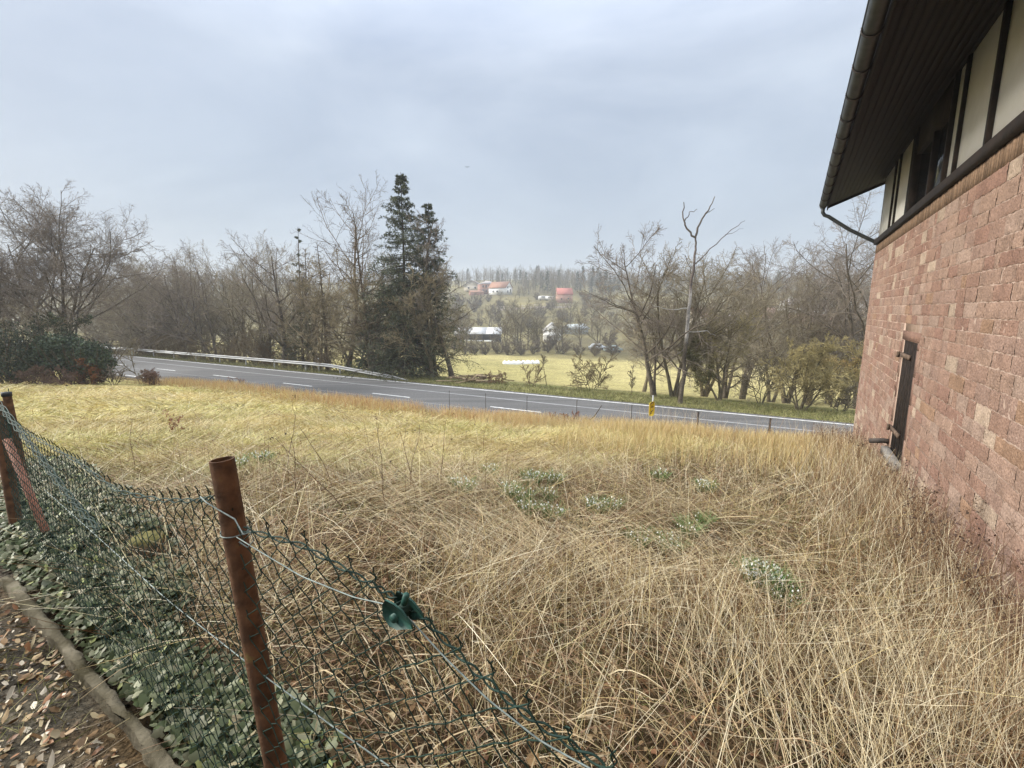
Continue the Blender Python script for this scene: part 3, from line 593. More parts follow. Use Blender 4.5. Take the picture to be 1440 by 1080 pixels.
# ------------------------------------------------------------------ far houses
def solid(name, c1, c2=None, rough=.85):
    if name not in M: M[name] = noise_mat(name, c1, c2 or tuple(k*1.2 for k in c1), .8, rough, .15)
    return M[name]
def far_house(name, label, base, W, Dp, wh, rh, rz, wall, roof, wins=(), gables=(), hip=0, door=None, over=.4, cat='house'):
    """ridge along the local x axis; the local -y side is the long front"""
    o = empty(name, base, label, cat); base = np.asarray(base, float); base = base+np.array([0, 0, -.6]); wh += .6
    ax = np.array([cos(rz), sin(rz), 0]); ay = np.array([-sin(rz), cos(rz), 0]); az = np.array([0, 0, 1.])
    def p(x, y, z): return base+ax*x+ay*y+az*z
    m = MB(); m.box(p(-W/2, -Dp/2, 0), ax*W, ay*Dp, az*wh)
    if not hip:
        for sx in (-1, 1):
            x0 = sx*W/2-(sx > 0)*.15; v = [p(x0, -Dp/2, wh), p(x0, Dp/2, wh), p(x0, 0, wh+rh), p(x0+.15, -Dp/2, wh), p(x0+.15, Dp/2, wh), p(x0+.15, 0, wh+rh)]
            m.add(v, [[0, 1, 4, 3], [1, 2, 5, 4], [2, 0, 3, 5]], [[0, 2, 1], [3, 4, 5]])
    m.build('wall', wall, o)
    r = MB(); e = over; sl = rh/(Dp/2); t = .22
    if hip:
        v = [p(-W/2-e, -Dp/2-e, wh), p(W/2+e, -Dp/2-e, wh), p(W/2+e, Dp/2+e, wh), p(-W/2-e, Dp/2+e, wh), p(-W*.12, 0, wh+rh), p(W*.12, 0, wh+rh)]
        r.add(v, [[0, 1, 5, 4], [2, 3, 4, 5], [0, 3, 2, 1]], [[1, 2, 5], [3, 0, 4]])
    else:
        for sy in (-1, 1):
            a = p(-W/2-e, sy*(Dp/2+e), wh-e*sl+.03); r.box(a, ax*(W+2*e), p(0, 0, wh+rh+.03)-p(0, sy*(Dp/2+e), wh-e*sl+.03), az*t)
    r.build('roof', roof, o)
    for (x, z, ww, hw) in wins:
        k = MB(); k.box(p(x-ww/2, -Dp/2-.04, z+.6), ax*ww, ay*.06, az*hw); k.build('window', M['glass'], o)
    for (side, y, z, ww, hw) in gables:
        k = MB(); k.box(p(side*W/2-.04 if side > 0 else -W/2-.03, y-ww/2, z+.6), ax*.07, ay*ww, az*hw); k.build('window', M['glass'], o)
    if door:
        k = MB(); k.box(p(door[0]-.6, -Dp/2-.05, .6), ax*1.2, ay*.08, az*2.1); k.build('door', solid('brown_door', (.2, .1, .05)), o)
    return o
WH = solid('white_render', (.66, .65, .62)); CR = solid('cream_render', (.58, .52, .42)); RBK = solid('red_brick_far', (.27, .15, .115))
OR = solid('orange_tiles', (.26, .145, .10)); RED = solid('bright_red_roof', (.30, .12, .10)); DRK = solid('dark_slate', (.10, .085, .075)); GRY = solid('pale_sheet_roof', (.46, .46, .45)); PNK = solid('pink_barn_wall', (.36, .215, .165)); GRS = solid('grey_roof', (.34, .31, .31))
def pb(px, py, Y):
    b = at(px, py, Y); z = float(gz(b[0], b[1])); b[2] = z; return b
far_house('chalet', 'low chalet with wide dark gabled roof beside the red brick house on the hill', pb(667, 412, 335), 11, 12, 3, 3.4, 1.35, CR, DRK, (), ((-1, -2.5, .8, 1.4, 1.2), (-1, 2.5, .8, 1.4, 1.2)), over=1.0)
far_house('brick_house', 'red brick house with hipped grey roof and rows of windows on the hill', pb(686, 417, 318), 12, 9, 6, 2.2, .35, RBK, GRS, [(x, z, 1.1, 1.5) for x in (-4.5, -2.4, -.3) for z in (.9, 3.7)], hip=1)
far_house('annex', 'red tiled low annex in front of the red brick house', pb(670, 421, 308), 9, 5, 1.8, 1.0, .3, RBK, OR, (), over=.3, cat='building')
far_house('gabled_house', 'white gabled house with orange roof on the hill', pb(704, 417, 300), 13, 8, 4, 3.6, -.55, WH, OR, ((-3, 1, 1.4, 1.2), (0, 1, 1.4, 1.2)), ((1, -1.6, .8, 1.2, 1.3), (1, -1.6, 3.4, 1.2, 1.3), (1, 1.6, .8, 1.2, 2.4)))
far_house('red_barn', 'small barn with bright red roof and pink walls on the hillside', pb(793, 428, 258), 8.2, 6.5, 4.4, 3.2, .08, PNK, RED, ((-2, 1.4, .8, .8), (1.8, 1.6, .8, .8)), over=.35, cat='barn')
far_house('white_house', 'white timber framed house with pointed gable in the valley', pb(776, 476, 158), 7, 5.6, 3.4, 2.4, pi/2, WH, solid('pale_grey_tiles', (.40, .38, .36)), (), ((-1, -1.5, .7, .9, 1.2), (-1, 1.5, .7, .9, 1.2), (-1, -.9, 3.0, .7, 1), (-1, .9, 3.0, .7, 1)), over=.3)
# timber frame strips on the white house
# open barn
bb = pb(673, 477, 160); o = empty('open_barn', bb, 'long low barn with pale sheet roof and dark open front in the valley', 'barn')
m = MB(); a = -.04; ax = np.array([cos(a), sin(a), 0]); ay = np.array([-sin(a), cos(a), 0]); az = np.array([0, 0, 1.]); WB = 15.5
m.box(bb-ax*WB/2+ay*3-az*.5, ax*WB, ay*.2, az*3.6); m.box(bb-ax*WB/2-ay*3-az*.5, ax*.2, ay*6, az*3.2); m.box(bb+ax*(WB/2-.2)-ay*3-az*.5, ax*.2, ay*6, az*3.4)
m.build('wall', solid('barn_boards', (.06, .05, .045)), o)
m = MB()
for k in range(6): m.box(bb-ax*(WB/2-.3-k*2.95)-ay*3-az*.5, ax*.2, ay*.2, az*2.9)
m.build('post_row', solid('barn_post', (.12, .10, .08)), o)
m = MB()
for k in range(3): m.box(bb+ax*(-WB/2-.4+k*5.5)-ay*3.5+az*2.45, ax*5.45, ay*7.2+az*2.0, az*.12)
m.build('roof', GRY, o)
m = MB()
for k in range(3): m.box(bb+ax*(-6+k*4.2)-ay*4.2-az*.3, ax*3.6, ay*.5, az*.75)
tag(m.build('stone_trough', WH), 'pale low wall in front of the open barn', 'wall')
# terrace wall on the hillside
bb = pb(748, 440, 238); o = empty('terrace_wall', bb, 'long pale terrace wall with pillars below the red barn', 'wall'); m = MB(); c = MB()
for k in range(24):
    x = bb[0]-18+k*1.6; y = 238+.05*k; z = float(gz(x, y)); m.box((x, y, z-1), (1.62, .05, 0), (0, .4, 0), (0, 0, 2.2))
    if k % 2 == 0: c.box((x, y-.1, z+1.2), (.5, 0, 0), (0, .5, 0), (0, 0, 1.1))
    c.box((x, y+.1, z+2.0), (1.62, .05, 0), (0, .12, 0), (0, 0, .14))
m.build('wall', solid('pale_stone', (.36, .30, .24)), o); c.build('railing', solid('pale_pillar', (.44, .38, .32)), o)
def van(name, label, base, rz, L, H, body, cat='car', camper=False):
    o = empty(name, base, label, cat); base = np.asarray(base, float); ax = np.array([cos(rz), sin(rz), 0]); ay = np.array([-sin(rz), cos(rz), 0])
    prof = [(-.5, .25), (-.5, .62), (-.46, 1), (.46, 1), (.5, .62), (.5, .25)] if camper else [(-.5, .25), (-.5, .6), (-.40, .62), (-.27, 1), (.2, 1), (.33, .64), (.48, .58), (.5, .25)]
    W = 1.8; m = MB(); n = len(prof)
    v = [base+ax*x*L+ay*s*W/2+np.array([0, 0, z*H]) for s in (-1, 1) for (x, z) in prof]
    m.add(v, [[i, (i+1) % n, n+(i+1) % n, n+i] for i in range(n)], [[0, i+1, i] for i in range(1, n-1)]+[[n, n+i, n+i+1] for i in range(1, n-1)]); m.build('body', body, o)
    m = MB()
    for s in (-1, 1): m.box(base+ax*L*-.24+ay*(s*(W/2+.01)-.01)+np.array([0, 0, .66*H]), ax*L*.42, ay*.02, (0, 0, H*.24))
    m.build('window', M['glass'], o)
    for x in (-.3, .3):
        for s in (-1, 1):
            m = MB(); P = np.array([base+ax*x*L+ay*(s*W/2-.1)+np.array([0, 0, .32]), base+ax*x*L+ay*(s*W/2+.1)+np.array([0, 0, .32])]); m.tubes(P, np.array([.32, .32]), 12, cap=True); m.build('wheel', M['black'], o)
SIL = solid('silver_paint', (.45, .47, .48), rough=.4); GRN = solid('grey_green_paint', (.22, .27, .27), rough=.4)
van('caravan', 'white caravan parked on the hillside by the red barn', pb(764, 428, 262), .1, 5.5, 2.5, WH, 'caravan', True)
van('caravan', 'second white caravan, the one nearer to the red barn', pb(773, 428, 261), -.15, 4.6, 2.4, WH, 'caravan', True)
van('parked_car', 'white car parked in the valley close to the house corner', pb(1204, 492, 112), .3, 4.3, 1.5, WH)
van('parked_car', 'silver car parked in the valley behind the hazel', pb(1186, 493, 114), .2, 4.3, 1.5, SIL)
van('parked_car', 'grey car parked in the valley beside the leaning double trunk', pb(862, 492, 112), .15, 4.4, 1.6, GRN)
van('parked_car', 'pale car parked next to the grey car in the valley', pb(840, 490, 116), .1, 4.3, 1.5, SIL)
# plastic covered row in the meadow
bb = pb(733, 506, 84); o = MB(); a = .18; ax = np.array([cos(a), sin(a), 0]); n = 26; th = np.linspace(0, pi, 9)
rng = np.random.default_rng(3)
v = np.array([[bb+ax*(k*.27-3.4)+np.array([-sin(a), cos(a), 0])*np.cos(t)*.7*(1+.1*rng.random())+np.array([0, 0, np.sin(t)*.62*(1+.18*sin(k*1.9))*(1+.12*rng.random())-.05]) for t in th] for k in range(n)])
i = np.arange(n*9).reshape(n, 9); o.add(v.reshape(-1, 3), np.stack([i[:-1, :-1], i[:-1, 1:], i[1:, 1:], i[1:, :-1]], -1).reshape(-1, 4))
o.add(np.concatenate([v[0], v[-1]]), t=[[0, k+1, k] for k in range(1, 8)]+[[9, 9+k, 10+k] for k in range(1, 8)])
tag(o.build('wrapped_row', M['white']), 'long low row under white plastic sheet lying in the pale meadow', 'clamp')
# village in the valley
for nm, lab, px, py, Y, W, Dp, wh, rh, rz, wl, rf in (
  ('village_house', 'orange roofed house in the village, glimpsed behind the fan of twigs', 1068, 448, 205, 14, 9, 4.5, 4.2, .1, CR, OR),
  ('village_house', 'house with faded red roof behind the vase crowned tree', 1128, 466, 190, 12, 9, 4, 3.8, -.2, CR, OR),
  ('village_house', 'white house with grey roof high in the village', 1110, 440, 240, 12, 9, 5, 4, .4, WH, GRS),
  ('village_house', 'white gabled house in the village below the wooded hill', 1160, 438, 235, 10, 8, 5, 4, 1.3, WH, DRK),
  ('village_house', 'white walled house nearest the stone house corner in the village', 1192, 442, 215, 12, 9, 5, 4, .9, WH, OR),
  ('village_house', 'pink walled house at the foot of the village behind the hazels', 1165, 470, 180, 11, 8, 4, 3.6, .3, PNK, OR),
  ('village_house', 'low cream house seen over the ivy clad tree', 1040, 462, 190, 11, 8, 3.5, 3.4, -.3, CR, GRS),
  ('village_house', 'brown roofed house at the village edge by the birch', 985, 455, 215, 12, 8, 4, 3.8, .2, CR, solid('brown_roof', (.22, .11, .08))),
  ('village_house', 'white house with slate roof behind the corner tree', 1216, 430, 250, 12, 9, 6, 4, .2, WH, DRK),
  ('shed', 'grey green shed on the slope beyond the white timber framed house', 810, 458, 175, 8, 5, 2, 1.4, .5, solid('shed_wall', (.24, .26, .25)), solid('shed_roof', (.33, .36, .37)))):
    far_house(nm, lab, pb(px, py, Y), W, Dp, wh, rh, rz, wl, rf, [(x, 1.2, 1.2, 1.4) for x in (-W*.3, 0, W*.3)] if nm != 'shed' else (), [(-1, 0, 1.4, 1.2, 1.4)], cat='house' if nm != 'shed' else 'shed')
# ridge mast
b = pb(757, 392, 400); o = empty('power_pole', b, 'thin wooden power pole with crossarm on the far ridge', 'pole')
m = MB(); m.tubes(np.array([b, b+[0, 0, 15]]), np.array([.25, .18]), 6); m.build('pole', M['dark_iron'], o)
m = MB(); m.box(b+[-1.4, -.15, 14], (2.8, 0, 0), (0, .2, 0), (0, 0, .25)); m.build('crossarm', M['dark_iron'], o)
# bird
b = at(657, 235, 60); m = MB()
for s in (-1, 1):
    m.add([b, b+[s*.16, .03, .08], b+[s*.34, -.03, .02], b+[s*.14, -.09, .03]], [[0, 1, 2, 3]], col=(.03, .03, .03))
m.tubes(np.array([b+[0, .14, 0], b+[0, .05, 0], b+[0, -.06, 0], b+[0, -.18, 0]]), np.array([.01, .04, .04, .015]), 6, (.03, .03, .03), cap=True)
tag(m.build('bird', M['plain']), 'tiny dark bird flying under the grey clouds', 'bird')

# ------------------------------------------------------------------ guardrail, delineator, marker, stakes, brush
def on_road(px, py, z=ZRD):
    r_ = ray(px, py); Y = (z-EYE)/r_[2]; return np.array([r_[0]*Y, Y, z])
s_end = sq(*on_road(563, 537)[:2])[0]; QR = 25.0
gb = np.array([*xy(s_end, QR), ZRD]); o = empty('guardrail', gb, 'grey steel guardrail along the far road edge, its end sloping down to the ground', 'guardrail')
s = np.concatenate([np.linspace(-150, s_end-9, 90), np.linspace(s_end-8.6, s_end, 20)])
hz = np.interp(s, [s_end-10, s_end-8, s_end-1.5, s_end], [.62, .6, .12, -.12])
prof = [(0, -.13), (-.08, -.10), (-.08, -.05), (-.012, -.012), (-.012, .012), (-.08, .05), (-.08, .10), (0, .13)]
def railmesh(off):
    return np.array([[[*xy(s[k], QR+off+pq), ZRD+hz[k]+pz] for (pq, pz) in prof] for k in range(len(s))])
v = railmesh(0); n = len(prof); i = np.arange(len(s)*n).reshape(len(s), n)
m = MB(); m.add(v.reshape(-1, 3), np.stack([i[:-1, :-1], i[:-1, 1:], i[1:, 1:], i[1:, :-1]], -1).reshape(-1, 4))
v2 = railmesh(.012); m.add(v2.reshape(-1, 3), np.stack([i[:-1, :-1], i[1:, :-1], i[1:, 1:], i[:-1, 1:]], -1).reshape(-1, 4)); m.build('rail', M['rail'], o)
for k in range(34):
    sp = s_end-3-k*4; h = float(np.interp(sp, s, hz)); p = np.array([*xy(sp, QR+.06), ZRD-.3]); m = MB()
    m.box(p, (*(RD*.10), 0), (*(RQ*.06), 0), (0, 0, .3+h+.12)); m.build('post', M['rail'], o)
def delineator(px, py, lab):
    Y = None
    q = 25.6; r_ = ray(px, py); Y = q/(r_[0]*RQ[0]+RQ[1]); b = np.array([r_[0]*Y, Y, ZRD-.05]); o = empty('delineator_post', b, lab, 'road post')
    m = MB(); m.tubes(np.array([b-[0, 0, .2], b+[0, 0, .75]]), np.array([.065, .06]), 8); m.build('post', M['white'], o)
    m = MB(); m.tubes(np.array([b+[0, 0, .75], b+[0, 0, .92]]), np.array([.062, .061]), 8); m.build('band', M['black'], o)
    m = MB(); m.tubes(np.array([b+[0, 0, .92], b+[0, .0, 1.08]]), np.array([.061, .05]), 8, cap=True); m.build('cap', M['white'], o)
delineator(448, 512, 'white roadside delineator post in front of the pale trunked tree')
delineator(186, 500, 'white roadside delineator post at the far road bend')
def on_q(px, q, py=560):
    r_ = ray(px, py); Y = q/(r_[0]*RQ[0]+RQ[1]); x = r_[0]*Y; return np.array([x, Y, float(gz(x, Y))]), Y
def stake(px, top, lab, r=.011, q=15.25, lean=0, group='iron stakes along the crest of the field'):
    b, Y = on_q(px, q, top+15); h = EYE+ray(px, top)[2]*Y-b[2]
    m = MB(); m.tubes(np.array([b-[0, 0, .2], b+[lean*.5, 0, h*.5], b+[lean, 0, h]]), np.array([r, r, r]), 6, cap=True)
    m.tubes(np.array([b+[lean-.0, 0, h-.06], b+[lean+.03, -.02, h-.03]]), np.array([r*.5, r*.4]), 5, cap=True)
    tag(m.build('fence_stake', M['dark_iron']), lab, 'stake', group)
for px, top, lab in ((632, 549, 'rusty iron stake in front of the spruce, rising from orange grass'), (683, 553, 'thin iron stake before the road, first beyond the brush pile'), (741, 557, 'thin iron stake next to the dark earth patch on the bank'), (811, 562, 'tall iron stake standing in the red twigged shrub'), (888, 569, 'slender iron stake beside the yellow marker'), (1170, 600, 'thin iron stake among weeds close to the house corner'), (1193, 606, 'thin iron stake almost touching the house corner')):
    stake(px, top, lab)
stake(981, 579, 'short thick dark stake with flared top in golden grass', .03)
stake(1082, 588, 'short thick stake braced by two slanting wires', .03)
b, Y = on_q(1082, 15.25, 600)
for k, dx in enumerate((-.33, .36)):
    m = MB(); m.tubes(np.array([b+[dx, .02, .1], b+[0, 0, .42]]), np.array([.008, .008]), 5, cap=True); tag(m.build('brace_wire', M['dark_iron']), ('slanting brace wire of the short stake, on its brush side', 'slanting brace wire of the short stake, on its house side')[k], 'wire')
b, Y = on_q(838, 15.4, 580); m = MB(); m.tubes(np.array([b+[-.3, 0, .25], b+[-.05, 0, .45], b+[.2, 0, .85]]), np.array([.022, .018, .01]), 6, (.07, .05, .035), cap=True); tag(m.build('branch', M['bark']), 'bent dark branch sticking up beside the red twigged shrub', 'branch')
# yellow marker
b, Y = on_q(917, 15.1, 585); top = EYE+ray(917, 556)[2]*Y; o = empty('marker_sign', b, 'yellow marker plate with black marks on a thin grey post before the road', 'sign')
m = MB(); m.tubes(np.array([b-[0, 0, .3], [b[0], b[1], top]]), np.array([.022, .022]), 10, cap=True); m.build('post', M['rail'], o)
m = MB(); a = np.array([cos(.45), sin(.45), 0]); nn = np.array([-sin(.45), cos(.45), 0]); zt = EYE+ray(917, 564)[2]*Y; zb = EYE+ray(917, 585)[2]*Y
c0 = np.array([b[0], b[1], 0])-nn*.04+a*-.06
pl = [(-.115, zb+.08), (-.095, zb+.02), (.05, zb), (.115, zb+.06), (.115, zt-.1), (.06, zt), (-.09, zt-.03), (-.115, zt-.09)]
v = [c0+a*x+np.array([0, 0, z]) for x, z in pl]+[c0+a*x+nn*.012+np.array([0, 0, z]) for x, z in pl]; n = 8
m.add(v, [[i, (i+1) % n, n+(i+1) % n, n+i] for i in range(n)], [[0, i, i+1] for i in range(1, n-1)]+[[n, n+i+1, n+i] for i in range(1, n-1)])
pn = m.build('panel', M['yellow'], o)
m = MB()
for (x0, z0, x1, z1) in ((-.05, .14, .05, .22), (-.04, .30, .05, .33), (-.06, .42, .02, .47), (-.07, .09, -.01, .12)):
    p0 = c0-nn*.004+a*x0+np.array([0, 0, zb+z0]); p1 = c0-nn*.004+a*x1+np.array([0, 0, zb+z1]); m.tubes(np.array([p0, p1]), np.array([.012, .012]), 5, cap=True)
m.build('mark', M['black'], pn)
# brush pile
rng = np.random.default_rng(12); b = gp(672, 31.2); m = MB()
for k in range(46):
    p = b+np.array([rng.normal(0, .9), rng.normal(0, .3), rng.uniform(.05, .5)]); a = rng.normal(.3, .5); L = rng.uniform(.5, 1.6); d = np.array([cos(a), rng.normal(0, .25), sin(a)*.35])*L/2
    rr = rng.uniform(.02, .07); m.tubes(np.array([p-d, p+rng.normal(0, .04, 3), p+d]), np.array([rr, rr*.9, rr*.7]), 6, np.array((.26, .2, .13))*rng.uniform(.5, 1.4), cap=True)
tag(m.build('brush_pile', M['bark']), 'pile of cut branches lying on the verge beyond the road', 'brush pile')

# ------------------------------------------------------------------ the stone house
NI = np.array([HN[0], HN[1], 0]); DI = np.array([HD[0], HD[1], 0]); UP = np.array([0, 0, 1.])
def hw_(t, w, z): return NI*(D+w)+DI*t+UP*z
def pix2wall(px, py, w=0):
    r_ = ray(px, py); k = (D+w)/(r_@NI); return float(k*(r_@DI)), float(EYE+k*r_[2])
TN, TF = -5.5, pix2wall(1221, 437)[0]
ZB = EYE+.985*D; BT = .075*D; ZS = EYE+1.95*D; BAND = .14*D; Z0 = -2.75
ho = empty('stone_house', hw_(TF, 0, -2.05), 'red sandstone house with cream timber framed upper strip and dark overhanging eaves', 'house')
HB = hw_(0, 0, 0)
d_tl, d_tr, d_bl, d_br = pix2wall(1272, 477), pix2wall(1291, 484), pix2wall(1249, 640), pix2wall(1270, 655)
DT0, DT1 = d_tr[0], d_tl[0]; DZ1 = (d_tl[1]+d_tr[1])/2; DZ0 = (pix2wall(1258, 640)[1]+pix2wall(1266, 650)[1])/2
print('door', DT0, DT1, DZ0, DZ1, 'TF', TF)
SUR = .16
# stones
rng = np.random.default_rng(42); st = MB(); zc = ZB-BAND; NXS, NZS = 13, 9
pal = np.array([(.39, .25, .19), (.36, .22, .165), (.41, .27, .205), (.345, .205, .155), (.40, .265, .20), (.43, .30, .235), (.375, .235, .175), (.38, .25, .195)])
while zc > Z0:
    h = rng.uniform(.145, .19); z1 = zc; z0 = max(zc-h, Z0); zc = z0
    t = TN
    while t < TF:
        L = rng.choice([.16, .28, .38, .46, .55], p=[.12, .25, .3, .2, .13])*rng.uniform(.85, 1.2); t1 = min(t+L, TF)
        if TF-t1 < .12: t1 = TF
        a, b2 = t, t1
        if z0 < DZ1+SUR and z1 > DZ0-.02 and a < DT1+SUR and b2 > DT0-SUR:
            if a < DT0-SUR-.08: b2 = DT0-SUR
            elif b2 > DT1+SUR+.08: a = DT1+SUR
            else: t = t1; continue
        t = t1
        if b2-a < .05: continue
        g_ = .0045
        ln = lambda p, q_, n: np.r_[p+g_, np.linspace(p+g_+.012, q_-g_-.012, n-2), q_-g_]; us = ln(a, b2, NXS); zs_ = ln(z0, z1, NZS); U, Zg = np.meshgrid(us, zs_)
        eu = np.minimum((U-a)/.014, (b2-U)/.014).clip(0, 1); ez = np.minimum((Zg-z0)/.014, (z1-Zg)/.014).clip(0, 1); e = np.sqrt(eu*ez)
        sd = int(rng.integers(0, 9999)); dsp = e*(rng.uniform(.001, .005)+.015*(fbm(U*8, Zg*8, sd)-.35)+.020*(fbm(U*24, Zg*24, sd+5)-.4))
        dsp = np.maximum(dsp, -.001)+.004*(e > .3)
        jit = rng.normal(0, .004, U.shape)*(e < .99)
        P = NI*(D-dsp)[..., None]+DI*(U+jit)[..., None]+UP*(Zg+jit[::-1])[..., None]
        c = pal[rng.integers(0, len(pal))]*rng.uniform(.66, .73)*np.array((.97, .985, .98))
        if rng.random() < .06: c = np.array((.42, .32, .24))*rng.uniform(.72, .92)
        if rng.random() < .03: c = np.array((.26, .165, .11))
        i = np.arange(NXS*NZS).reshape(NZS, NXS); cv = np.repeat(c[None], NXS*NZS, 0)*(.82+.4*fbm(U*9, Zg*9, sd+9)).reshape(-1, 1)
        st.add(P.reshape(-1, 3), np.stack([i[:-1, :-1], i[1:, :-1], i[1:, 1:], i[:-1, 1:]], -1).reshape(-1, 4), col=cv)
# skirt is hidden by the mortar bed; corner quoins on the gable face
st.build('stone_wall', M['stone'], ho, smooth=False)
mo = MB()
def slab(mb, t0, t1, w0, w1, z0, z1, col=None): mb.box(hw_(t0, w0, z0), DI*(t1-t0), NI*(w1-w0), UP*(z1-z0), col)
slab(mo, TN, DT0, -.004, .3, Z0, ZB-BAND); slab(mo, DT1, TF, -.004, .3, Z0, ZB-BAND); slab(mo, DT0, DT1, -.003, .3, DZ1, ZB-BAND); slab(mo, DT0, DT1, -.003, .3, Z0, DZ0)
slab(mo, TF-.3, TF, .3, 8, Z0, ZB-BAND+.0); mo.build('mortar_bed', M['mortar'], ho)
bk = MB(); slab(bk, TN, TF-.3, 7.7, 8, Z0, ZS-.25); slab(bk, TN, TN+.3, .3, 7.7, Z0, ZS+.1); bk.build('rear_wall', M['mortar'], ho)
# gable above
gm = MB(); ZR_ = ZS+.48*4.0
v = [hw_(TF-.2, 0.02, ZB), hw_(TF-.2, 8, ZB), hw_(TF-.2, 8, ZS), hw_(TF-.2, 4, ZR_), hw_(TF-.2, .02, ZS)]; v += [k+DI*.18 for k in v]
gm.add(v, [[i, (i+1) % 5, 5+(i+1) % 5, 5+i] for i in range(5)], [[0, i, i+1] for i in range(1, 4)]+[[5, 5+i+1, 5+i] for i in range(1, 4)]); gm.build('gable', M['plaster'], ho)
# door surround: dressed blocks
sr = MB()
def dressed(t0, t1, z0, z1):
    c = pal[rng.integers(0, 3)]*rng.uniform(1.0, 1.2); slab(sr, t0+.003, t1-.003, -.005, .10, z0+.003, z1-.003, c*.55)
for (ta, tb) in ((DT0-SUR, DT0), (DT1, DT1+SUR)):
    z = DZ0
    while z < DZ1-.05:
        z2 = min(z+rng.uniform(.35, .6), DZ1); dressed(ta, tb, z, z2); z = z2
dressed(DT0-SUR, DT1+SUR, DZ1, DZ1+SUR); sr.build('door_surround', M['stone'], ho)
dr = MB(); npl = 6
for k in range(npl):
    a = DT0+(DT1-DT0)*k/npl; slab(dr, a+.004, a+(DT1-DT0)/npl-.004, .006+.003*(k % 2), .05, DZ0+.02, DZ1)
slab(dr, DT0, DT1, .05, .08, DZ0, DZ1)
dro = dr.build('door', M['door'], ho)
for zf in (.85, .17):
    k = MB(); zz = DZ0+(DZ1-DZ0)*zf; slab(k, DT0+.35, DT1+.06, -.03, .005, zz, zz+.07, (.13, .09, .065)); slab(k, DT1+.02, DT1+.06, -.07, -.03, zz-.02, zz+.08, (.10, .07, .05)); k.build('batten', M['wood'], dro)
for vv in dro.children: pass
sl = MB(); slab(sl, DT0-.05, DT1+.06, -.11, .10, DZ0-.13, DZ0, (.20, .185, .165)); sl.build('door_sill', M['wood'], ho)
pp = MB(); pt = hw_(DT1+.1, .02, DZ0+.08); pp.tubes(np.array([pt, pt-NI*.1+DI*.02, pt-NI*.30-UP*.03]), np.array([.045, .045, .045]), 10, cap=True); pp.build('drain_pipe', M['dark_iron'], ho)
# brick band (bricks on edge)
bd = MB(); t = TN; slab(bd, TN, TF-.002, .012, .3, ZB-BAND, ZB-.002, (.30, .20, .12))
while t < TF-.09:
    wd = .078; c = np.array((.175, .115, .075))*rng.uniform(.75, 1.2); w0 = rng.uniform(-.006, .004)
    slab(bd, t+.004, t+wd-.004, w0, .05, ZB-BAND+.008, ZB-.01, c); t += wd
bd.build('brick_band', M['brick'], ho)
# timber strip
bm = MB(); slab(bm, TN, TF+.02, -.06, .2, ZB, ZB+BT); bm.build('sill_beam', M['beam'], ho)
ZP = ZB+BT
def tpx(px, py): return pix2wall(px, py)[0]
posts = [(1384.5, 222, .12, 0), (1338, 259, .075, 0), (1255, 320, .035, 0), (1249, 326, .035, 0)]
W0, W1 = tpx(1325, 268), tpx(1272, 310)       # window zone
for (px, py, wd, _) in posts:
    t = tpx(px, py); k = MB(); slab(k, t-wd/2, t+wd/2, -.02, .12, ZP, ZS+.2); k.build('timber_post', M['beam'], ho)
tt_ = tpx(1385, 222)
for kk in range(1, 4):
    t = tt_-1.5*kk
    if t > TN: k = MB(); slab(k, t-.06, t+.06, -.02, .12, ZP, ZS+.2); k.build('timber_post', M['beam'], ho)
pl_ = MB(); slab(pl_, TN, W0-.03, .02, .15, ZP, ZS+.25); slab(pl_, W1+.03, TF-.02, .02, .15, ZP, ZS+.25); pl_.build('plaster_panel', M['plaster'], ho)
wf = MB(); wt = W1-W0; jw = min(.28, wt*.2)
slab(wf, W0, W0+.09, -.025, .15, ZP, ZS+.2); slab(wf, W1-.42, W1, -.025, .15, ZP, ZS+.2); mid = tpx(1301, 288); slab(wf, mid-.06, mid+.06, -.01, .12, ZP+.06, ZP+1.0); slab(wf, W0+.09, W1-.42, -.01, .12, ZP, ZP+.06); slab(wf, W0+.09, W1-.42, -.01, .12, ZP+1.0, ZS+.2)
wfo = wf.build('window', M['beam'], ho)
wg = MB(); slab(wg, W0+.09, W1-.42, .06, .08, ZP+.06, ZP+1.0); wg.build('pane', M['glass'], wfo)
bw = MB(); slab(bw, W0, W1, .15, .2, ZP, ZS+.2); bw.build('window_reveal', M['beam'], ho)
# roof: soffit boards, tiled slab, gutter
WE = -.68*D; ZE = ZS-.45; sl_ = (ZS-ZE)/(-WE)
def rp(t, w, dz=0): return hw_(t, w, ZS+sl_*w+dz)
sf = MB(); nb = 13; ws = np.linspace(WE+.02, .15, nb+1)
for k in range(nb):
    a, b2 = ws[k], ws[k+1]-.008; o3 = rp(TN-1, a, .003*(k % 2)); sf.box(o3, DI*(TF+.38-TN+1), rp(0, b2)-rp(0, a), UP*.03)
sf.build('soffit', M['soffit'], ho)
rf = MB(); o3 = rp(TN-1, WE-.02, .06); rf.box(o3, DI*(TF+.42-TN+1), rp(0, 4.0)-rp(0, WE-.02), UP*.10)
o3 = rp(TN-1, 4.0, .06); far_e = hw_(0, 9.1, ZS+sl_*4-sl_*5.1)-hw_(0, 4, ZS+sl_*4); rf.box(o3, DI*(TF+.42-TN+1), far_e, UP*.10)
rf.build('roof', M['tile'], ho)
fb = MB(); fb.box(rp(TF+.40, WE, -.06), DI*.03, rp(0, 4)-rp(0, WE), UP*.2); fb.box(rp(TN-1, WE-.01, -.10), DI*(TF+1.4-TN), NI*.025, UP*.18); fb.build('barge_board', M['soffit'], ho)
GT0, GT1, GR_ = TN-1, TF+.36, .085
gu = MB(); gc = WE-.10; th = np.linspace(-.15, pi+.15, 13); tl = np.linspace(GT0, GT1, 40)
